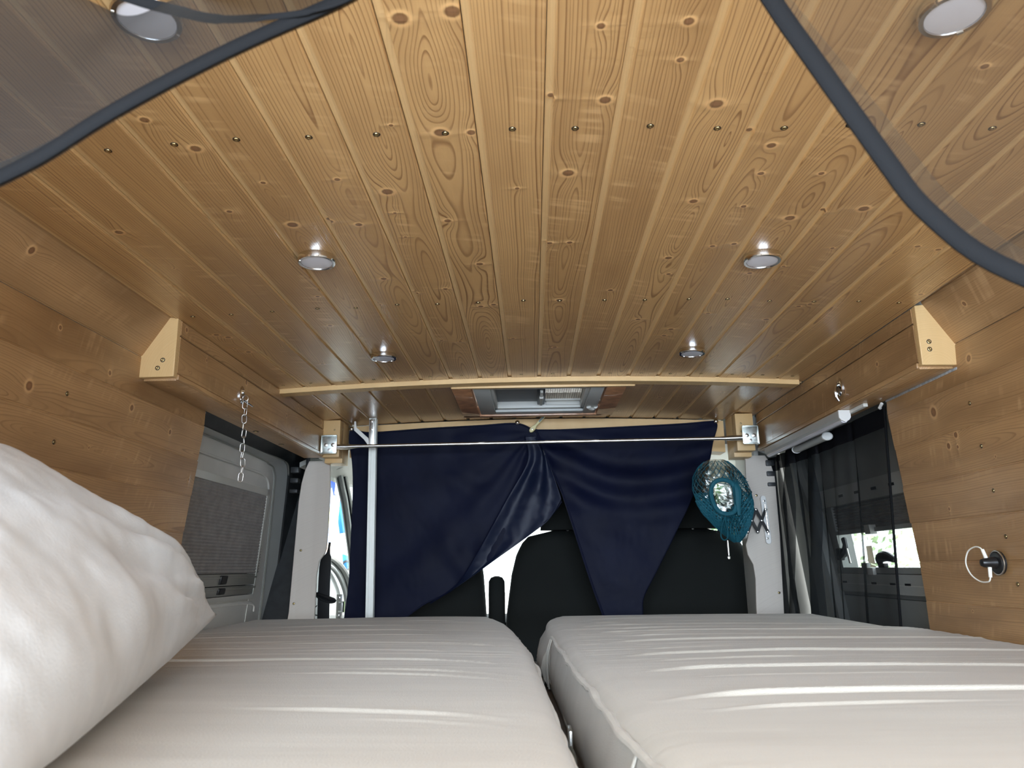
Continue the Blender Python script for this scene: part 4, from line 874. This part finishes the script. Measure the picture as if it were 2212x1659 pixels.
# ------------------------------------------------------------ mattresses
def mattress(label,xl,xr,y0,y1,zt,zb,ridges,side,holdx,bulge=None):
    def wr(x,y):
        e=abs(x-holdx(y)); h=0
        for (yc,am,wd,x0,x1) in ridges:
            yy=yc-.11*math.exp(-e/.07)+.012*nz(x*2.2,yc*3)+.03*math.exp(-((x-side*.5)/.5)**2)
            k=min(1,max(0,(x-x0)/.12))*min(1,max(0,(x1-x)/.12))*(.55+.6*nz(x*1.5,yc*9,3)+.25)
            q=(y-yy)/(wd*.45)
            if abs(q)<4: h+=am*k*math.exp(-q*q)-.35*am*k*math.exp(-((q+1.3)/1.2)**2)
        far=min(1,max(0,(y-1.0)/.6))
        h+=.0019*far*nz(x*1.4,y*44,1)+.0010*far*nz(x*3,y*100,2)+.004*nz(x*2.2,y*2.6,6)+.0006*nz(x*8,y*18,6)
        return h*min(1,e/.03)
    rad=.045; rows=[]; y=y0
    while y<y1-.0005: rows.append(y); y+=.0028 if y>.5 else .02
    rows.append(y1); prof=[]
    nt=70
    v=[];f=[]; m_=None
    for y in rows:
        q=max(0.,(rad-(y1-y))/rad); e=1-math.sqrt(max(0,1-q*q)); ins=rad*e*.9; a=xl(y)+ins; c=xr(y)-ins; T=zt-rad*e*1.0
        bl=bulge(y) if bulge else 0.
        ring=[]
        for z_ in (0.,.25,.5,.75):      # left side up
            s_=math.sin(z_*PI); ring.append((a-.010*s_-(bl*s_ if side>0 else 0)+.0015*nz(y*30,z_*3),zb+(T-.030-zb)*z_))
        for k in range(7):
            t=k/6*PI/2; ring.append((a+.028*(1-math.cos(t)),T-.030+.030*math.sin(t)))
        for k in range(1,nt):
            x=a+.028+(c-a-.056)*k/nt; u=(x-a)/(c-a)
            ring.append((x,T+.006*math.sin(PI*u)**.5+wr(x,y)))
        for k in range(7):
            t=PI/2-k/6*PI/2; ring.append((c-.028*(1-math.cos(t)),T-.030+.030*math.sin(t)))
        for z_ in (.75,.5,.25,0.): s_=math.sin(z_*PI); ring.append((c+.010*s_,zb+(T-.030-zb)*z_))
        m_=len(ring); v+=[(p[0],y,p[1]) for p in ring]
    n=len(rows)
    for j in range(n-1):
        for i in range(m_):
            f.append((j*m_+i,j*m_+(i+1)%m_,(j+1)*m_+(i+1)%m_,(j+1)*m_+i))
    f+=[tuple(range(m_))[::-1],tuple(range((n-1)*m_,n*m_))]
    b=MB(); b.add(v,f); t=b.obj('mattress',M_matt,fix=False,angle=180)
    tag(t,label,'mattress'); return t
xrL=pw([(-.35,.052),(.3,.046),(.718,.036),(1.105,.018),(1.59,-.006),(1.735,-.02),(2.0,-.045),(2.2,-.07),(2.40,-.11)])
xlR=pw([(-.35,.18),(.3,.125),(.627,.100),(.812,.084),(1.273,.062),(1.786,.042),(2.0,.030),(2.3,.036),(2.42,.06)])
RL=[(2.18,.002,.008,-.8,-.1),(2.02,.0022,.008,-.7,-.15),(1.88,.002,.007,-.9,-.2),(1.74,.0024,.008,-.9,-.1),(1.55,.0034,.010,-.6,.0),(1.42,.002,.007,-.5,-.1),(1.29,.0038,.009,-.9,.0),(1.16,.0030,.008,-.33,.0),(1.11,.0034,.009,-.38,-.0),(.84,.0036,.014,-.35,.0),(.80,.002,.010,-.2,.02)]
RR=[(2.22,.002,.008,.1,.8),(2.08,.0025,.008,.06,.7),(1.95,.003,.010,.06,.9),(1.84,.0022,.007,.1,.9),(1.76,.0036,.010,.06,.9),(1.66,.0024,.007,.08,.55),(1.56,.0038,.010,.08,.95),(1.49,.0024,.007,.1,.6),(1.42,.002,.007,.1,.45),(1.33,.0044,.009,.1,.95),(1.24,.0024,.007,.12,.5),(1.13,.0044,.009,.12,.95),(1.05,.002,.006,.15,.6),(.905,.0052,.010,.12,.95),(.83,.0024,.010,.15,.5)]
mL=mattress('cream fabric mattress on the left side of the gap, the pillow lying on it',lambda y:-.872 if y<1.86 else -.90,xrL,-.33,2.42,1.048,.93,RL,-1,xrL)
mR=mattress('cream fabric mattress on the right side of the gap, with side seams showing',xlR,lambda y:.93 if y<1.86 else max(.885,.93-(y-1.86)*1.2),-.33,2.42,1.050,.92,RR,1,xlR,bulge=lambda y:.014 if y>1.84 else (-.008 if y>1.74 else 0))
def piping(par,fx,z,y0,y1,r,amp,ph,s=1):
    b=MB(); P=[]; n=int((y1-y0)/.012)
    for i in range(n+1):
        y=y0+(y1-y0)*i/n; P.append((fx(y)+.003*s+amp*nz(y*7,ph)*1.2,y,z+amp*nz(y*9,ph+3)+amp*.5*nz(y*30,ph)))
    b.tube(P,[r*(1+.35*nz(p[1]*22,ph)) for p in P],7,flat=1.3); b.obj('piping',M_matt,par)
piping(mR,xlR,1.037,-.3,1.83,.0042,.004,2.,1); piping(mL,xrL,1.026,-.3,2.25,.004,.005,5.,-1)
piping(mR,xlR,.945,-.3,1.83,.003,.003,9.,-1)
for y_,zt_ in ((.735,1.036),(1.80,1.040),(1.832,1.040)):
    b=MB(); b.tube(smooth_path([(xlR(y_)+.002,y_,zt_),(xlR(y_)-.008,y_-.004,1.01),(xlR(y_)-.011,y_+.003,.975),(xlR(y_)-.008,y_,.93)],6),.0021,7,flat=.8); b.obj('upright_seam',M_matt,mR)
b=MB(); b.tube([(xlR(1.95)-.014+.004*math.sin(k),1.84+.035*k,.935+.004*math.sin(k*2)) for k in range(12)],.004,7); b.obj('piping',M_matt,mR)
zp=thing('zip_pull','small metal zip pull in the gap between the mattresses','zip',(.044,1.03,.985))
b=MB(); b.box((-.002,-.02,-.012),(.003,.02,.014),.002); b.obj('slider',M_steel,zp)
b=MB(); b.tube(smooth_path([(.0,-.018,-.005),(.004,-.035,-.012),(.004,-.055,-.02),(.0,-.06,-.022)],4),.003,6,flat=.6); b.obj('tab',M_zinc,zp)
bp=thing('bed_platform','dark platform under the two mattresses','platform',(.03,1.0,.0))
b=MB(); b.box((-.87,-1.33,.885),(.86,1.40,.92),.002); b.obj('slab',plain('brown_board',(.14,.10,.07),.6),bp)
for sx in (-.8,.8):
    b=MB(); b.box((sx-.03,-1.3,0),(sx+.03,1.38,.885),.002); b.obj('side_panel',plain('brown_board_side',(.2,.15,.1),.6),bp)
# ------------------------------------------------------------ pillow
pl_=D.meshes
T=Vector((-.525,1.27,1.13)); U=Vector((-.80,1.0,1.335)); V=Vector((-.295,.42,1.062)); W=U+V-T+Vector((-.02,-.05,-.02))
Nn=(U-T).cross(V-T).normalized()
if Nn.x<0: Nn=-Nn
def pil(sgn):
    def g(u,v):
        a=(T*(1-u)+V*u); c=(U*(1-u)+W*u); p=a*(1-v)+c*v
        # edges bow inwards a little between the corners
        cu,cv=2*u-1,2*v-1
        ctr=(T+U+V+W)/4
        bow=.10*((1-cu*cu)*(cv**4)+(1-cv*cv)*(cu**4)); p=p.lerp(ctr,bow*.5)
        e=(max(0,1-abs(cu)**2.6)**.62)*(max(0,1-abs(cv)**2.6)**.62)
        th=(.115 if sgn>0 else .09)*e; p=p+Vector((.0,0,-.015))*(1-v)**3*math.sin(PI*min(1,u*1.15))**.7
        w_=0
        ed=min(1-abs(cu),1-abs(cv)); 
        w_+=.016*nz(p.x*4,p.y*4,p.z*4)*e+.004*nz(p.x*13,p.y*13,p.z*13+sgn)*min(1,e*2)+.0018*nz(p.x*40,p.y*40,p.z*40)*min(1,e*3)
        # creases that run in from the tip corner
        du,dv=u+1e-4,v+1e-4; ang=math.atan2(dv,du); rr=math.hypot(du,dv)
        w_+=.0085*math.sin(ang*15+4*nz(u*3,v*3))*math.exp(-((rr-.34)/.26)**2)+.005*math.sin(ang*31+5*nz(u*4,v*4,2))*math.exp(-((rr-.22)/.16)**2)
        w_+=.004*math.sin(u*26+4*nz(u*2,v*3,5))*math.exp(-((v-.12)/.14)**2)*min(1,u*6)
        return tuple(p+Nn*sgn*(th+w_*min(1,e*3)))
    return g
b=MB(); b.grid(pil(1),110,90); b.grid(pil(-1),110,90); pw_=b.obj('pillow',M_pillow,fix=False,angle=180)
bm=bmesh.new(); bm.from_mesh(pw_.data); bmesh.ops.remove_doubles(bm,verts=bm.verts,dist=.0005); bmesh.ops.recalc_face_normals(bm,faces=bm.faces); bm.to_mesh(pw_.data); bm.free(); pw_.data.shade_smooth()
tag(pw_,'large crumpled white pillow leaning on the left mattress in the foreground','pillow')
# ------------------------------------------------------------ grey mosquito net, parted in front of the lens
def drape(name,lab,hem,away,mat,hemw,y=.42,ft=.04):
    """hem: points (x,z); away: (x,z) far edge matching the hem; soft folds in y"""
    H=smooth_path([(a,0,c) for a,c in hem],6); A=smooth_path([(a,0,c) for a,c in away],6); n=min(len(H),len(A))
    def g(u,v):
        k=u*(n-1); i=min(int(k),n-2); t=k-i; h=H[i].lerp(H[i+1],t); a=A[i].lerp(A[i+1],t); p=h.lerp(a,v)
        return (p.x,y+.012*nz(p.x*6,p.z*6,2)+.02*v*math.sin(u*9+v*3),p.z)
    b=MB(); b.grid(g,60,30); o=b.obj(name,mat,fix=False,angle=180)
    def gh(u,v):
        p0=Vector(g(u,0)); p1=Vector(g(min(1,u+.01),0)) if u<.99 else Vector(g(1,0)); p_=Vector(g(u-.01,0)) if u>.01 else Vector(g(0,0))
        d=(p1-p_).normalized(); nrm=Vector((-d.z,0,d.x)); q=Vector(g(u,.05))-p0
        if nrm.dot(q)<0: nrm=-nrm
        return tuple(p0+nrm*hemw*v+Vector((0,-.002,0)))
    b=MB(); b.grid(gh,60,3); h=b.obj('hem',M_hem,o,fix=False,angle=180); m_=h.modifiers.new('s','SOLIDIFY'); m_.thickness=.0015
    b=MB(); b.grid(lambda u,v:tuple(Vector(g(u,v*ft))+Vector((0,-.001,0))),60,4); b.obj('turned_edge',mat,o,fix=False,angle=180)
    return o
nr=drape('mosquito_net','',[(.11,1.72),(.140,1.62),(.159,1.564),(.187,1.503),(.220,1.439),(.244,1.404),(.295,1.361),(.42,1.30),(.62,1.25),(.86,1.22)],[(.30,1.76),(.45,1.755),(.6,1.75),(.7,1.74),(.8,1.72),(.84,1.70),(.87,1.66),(.9,1.6),(.905,1.5),(.905,1.4)],M_sheerR,.0135)
tag(nr,'thin grey mosquito net at top right, edged by a broad dark hem','net','mosquito nets by the rear doors')
nl=drape('mosquito_net','',[(-.119+.03,1.60),(-.119,1.574),(-.194,1.529),(-.266,1.483),(-.336,1.437),(-.5,1.36),(-.7,1.29),(-.84,1.26)],[(-.10,1.605),(-.178,1.562),(-.229,1.568),(-.275,1.579),(-.33,1.61),(-.5,1.68),(-.75,1.72),(-.84,1.70)],M_sheerL,.010,ft=.10)
tag(nl,'doubled grey mosquito net pulled across the top left corner','net','mosquito nets by the rear doors')
b=MB(); b.tube(smooth_path([(-.090,.418,1.592),(-.119,.418,1.572),(-.145,.418,1.5635),(-.178,.418,1.560),(-.205,.418,1.560),(-.229,.418,1.566),(-.275,.418,1.583),(-.34,.418,1.62)],6),[.001]*6+[.0016]*6+[.0026]*6+[.0032]*6+[.004]*6+[.0044]*13,8,flat=.4); b.obj('hem',M_hem,nl)
# ------------------------------------------------------------ outside
g_=MB(); g_.box((-40,-40,-.75),(40,60,-.70)); go=g_.obj('ground',M_asph); go['kind']='structure'
def hedge(lab,c,size,n,seed,pale=False):
    t=thing('tree',lab,'tree',(c[0],c[1],-.7)); r=random.Random(seed)
    b=MB()
    for i in range(n):
        a=r.uniform(0,2*PI); e=r.uniform(-1,1); k=r.uniform(.75,1)**.4; s=math.sqrt(1-e*e)
        p=Vector((math.cos(a)*s*size[0]*k,math.sin(a)*s*size[1]*k,c[2]+.7+e*size[2]*k)); d=Vector((r.uniform(-1,1),r.uniform(-1,1),r.uniform(-.6,1))).normalized(); u=d.orthogonal().normalized(); w_=d.cross(u); L_=r.uniform(.10,.22)
        b.add([p-u*L_*.5,p+w_*L_*.28,p+u*L_*.5,p-w_*L_*.28],[(0,1,2,3)])
    b.obj('foliage',M_leafp if pale else M_leaf,t,fix=False,smooth=False,kind='stuff')
    b=MB(); b.tube([(0,0,0),(.05,0,c[2]*.5),(0,.05,c[2]+.6)],[.12,.09,.05],8); b.obj('trunk',plain('bark',(.12,.09,.06),.9),t); return t
hedge('leafy green tree, painted pale with glare, outside the right side window',(6.0,13.6,1.6),(1.5,1.5,1.3),1500,3,True)
hedge('leafy green tree outside beyond the right cab door',(2.72,9.6,1.3),(.42,.8,1.5),1500,5)
def flag(lab,x0,x1,z0,z1,m_,y=9.,cat='banner'):
    def g(u,v): return (x0+(x1-x0)*u,y+.03*math.sin(u*12)+.02*math.sin(v*7),z1+(z0-z1)*v+.02*math.sin(u*5))
    b=MB(); b.grid(g,24,16); o=b.obj('banner',m_,fix=False,angle=180); mm=o.modifiers.new('s','SOLIDIFY'); mm.thickness=.01; tag(o,lab,cat); return o
flag('bright blue banner seen through the left cab window',-2.36,-1.95,1.62,2.10,M_blue,9.115)
flag('yellow banner left of the bright blue banner outside',-2.80,-2.41,1.72,1.94,M_yel,9.115)
flag('dark blue banner above the yellow banner outside',-2.80,-2.42,1.96,2.32,M_navyf,9.115)
flag('dark blue banner below the yellow banner outside',-2.78,-2.44,1.53,1.71,M_navyf,9.115)
rk=thing('display_rack','white pole rack holding the banners outside the left cab window','rack',(-2.4,9.17,-.7))
for x_ in (-.42,-.01,.10,.45):
    b=MB(); b.tube([(x_,0,0),(x_,0,3.2)],.018,8); b.obj('pole',M_white,rk)
for z_ in (2.41,2.64,2.80,3.02):
    b=MB(); b.tube([(-.45,0,z_),(.48,0,z_)],.012,8); b.obj('crossbar',M_white,rk)
fb_=thing('float_ball','glossy blue float ball with a dark wheel, low outside the left cab window','ball',(-2.22,8.85,1.272))
b=MB(); b.lathe([(.001,-.1),(.05,-.087),(.087,-.05),(.1,0),(.087,.05),(.05,.087),(.001,.1)],24); b.obj('ball',M_blue,fb_,angle=60)
b=MB(); b.tube([(.07+.05*math.cos(k*PI/8),-.09,-.03+.05*math.sin(k*PI/8)) for k in range(16)],.014,8,True); b.obj('wheel',M_black,fb_)
b=MB(); b.box((-2.46,8.88,1.171),(-2.36,9.0,1.50),.01); o=b.obj('crate',M_org); tag(o,'small orange crate on the white table outside','crate')
tb=thing('outdoor_table','white table under the orange crate outside the left cab window','table',(-2.5,8.85,-.7))
b=MB(); b.box((-.5,-.28,1.81),(.45,.24,1.87),.01); b.obj('tabletop',M_white,tb)
for sx in (-.45,.35):
    for sy in (-.25,.2):
        b=MB(); b.box((sx-.02,sy-.02,0),(sx+.02,sy+.02,1.81)); b.obj('leg',M_white,tb)
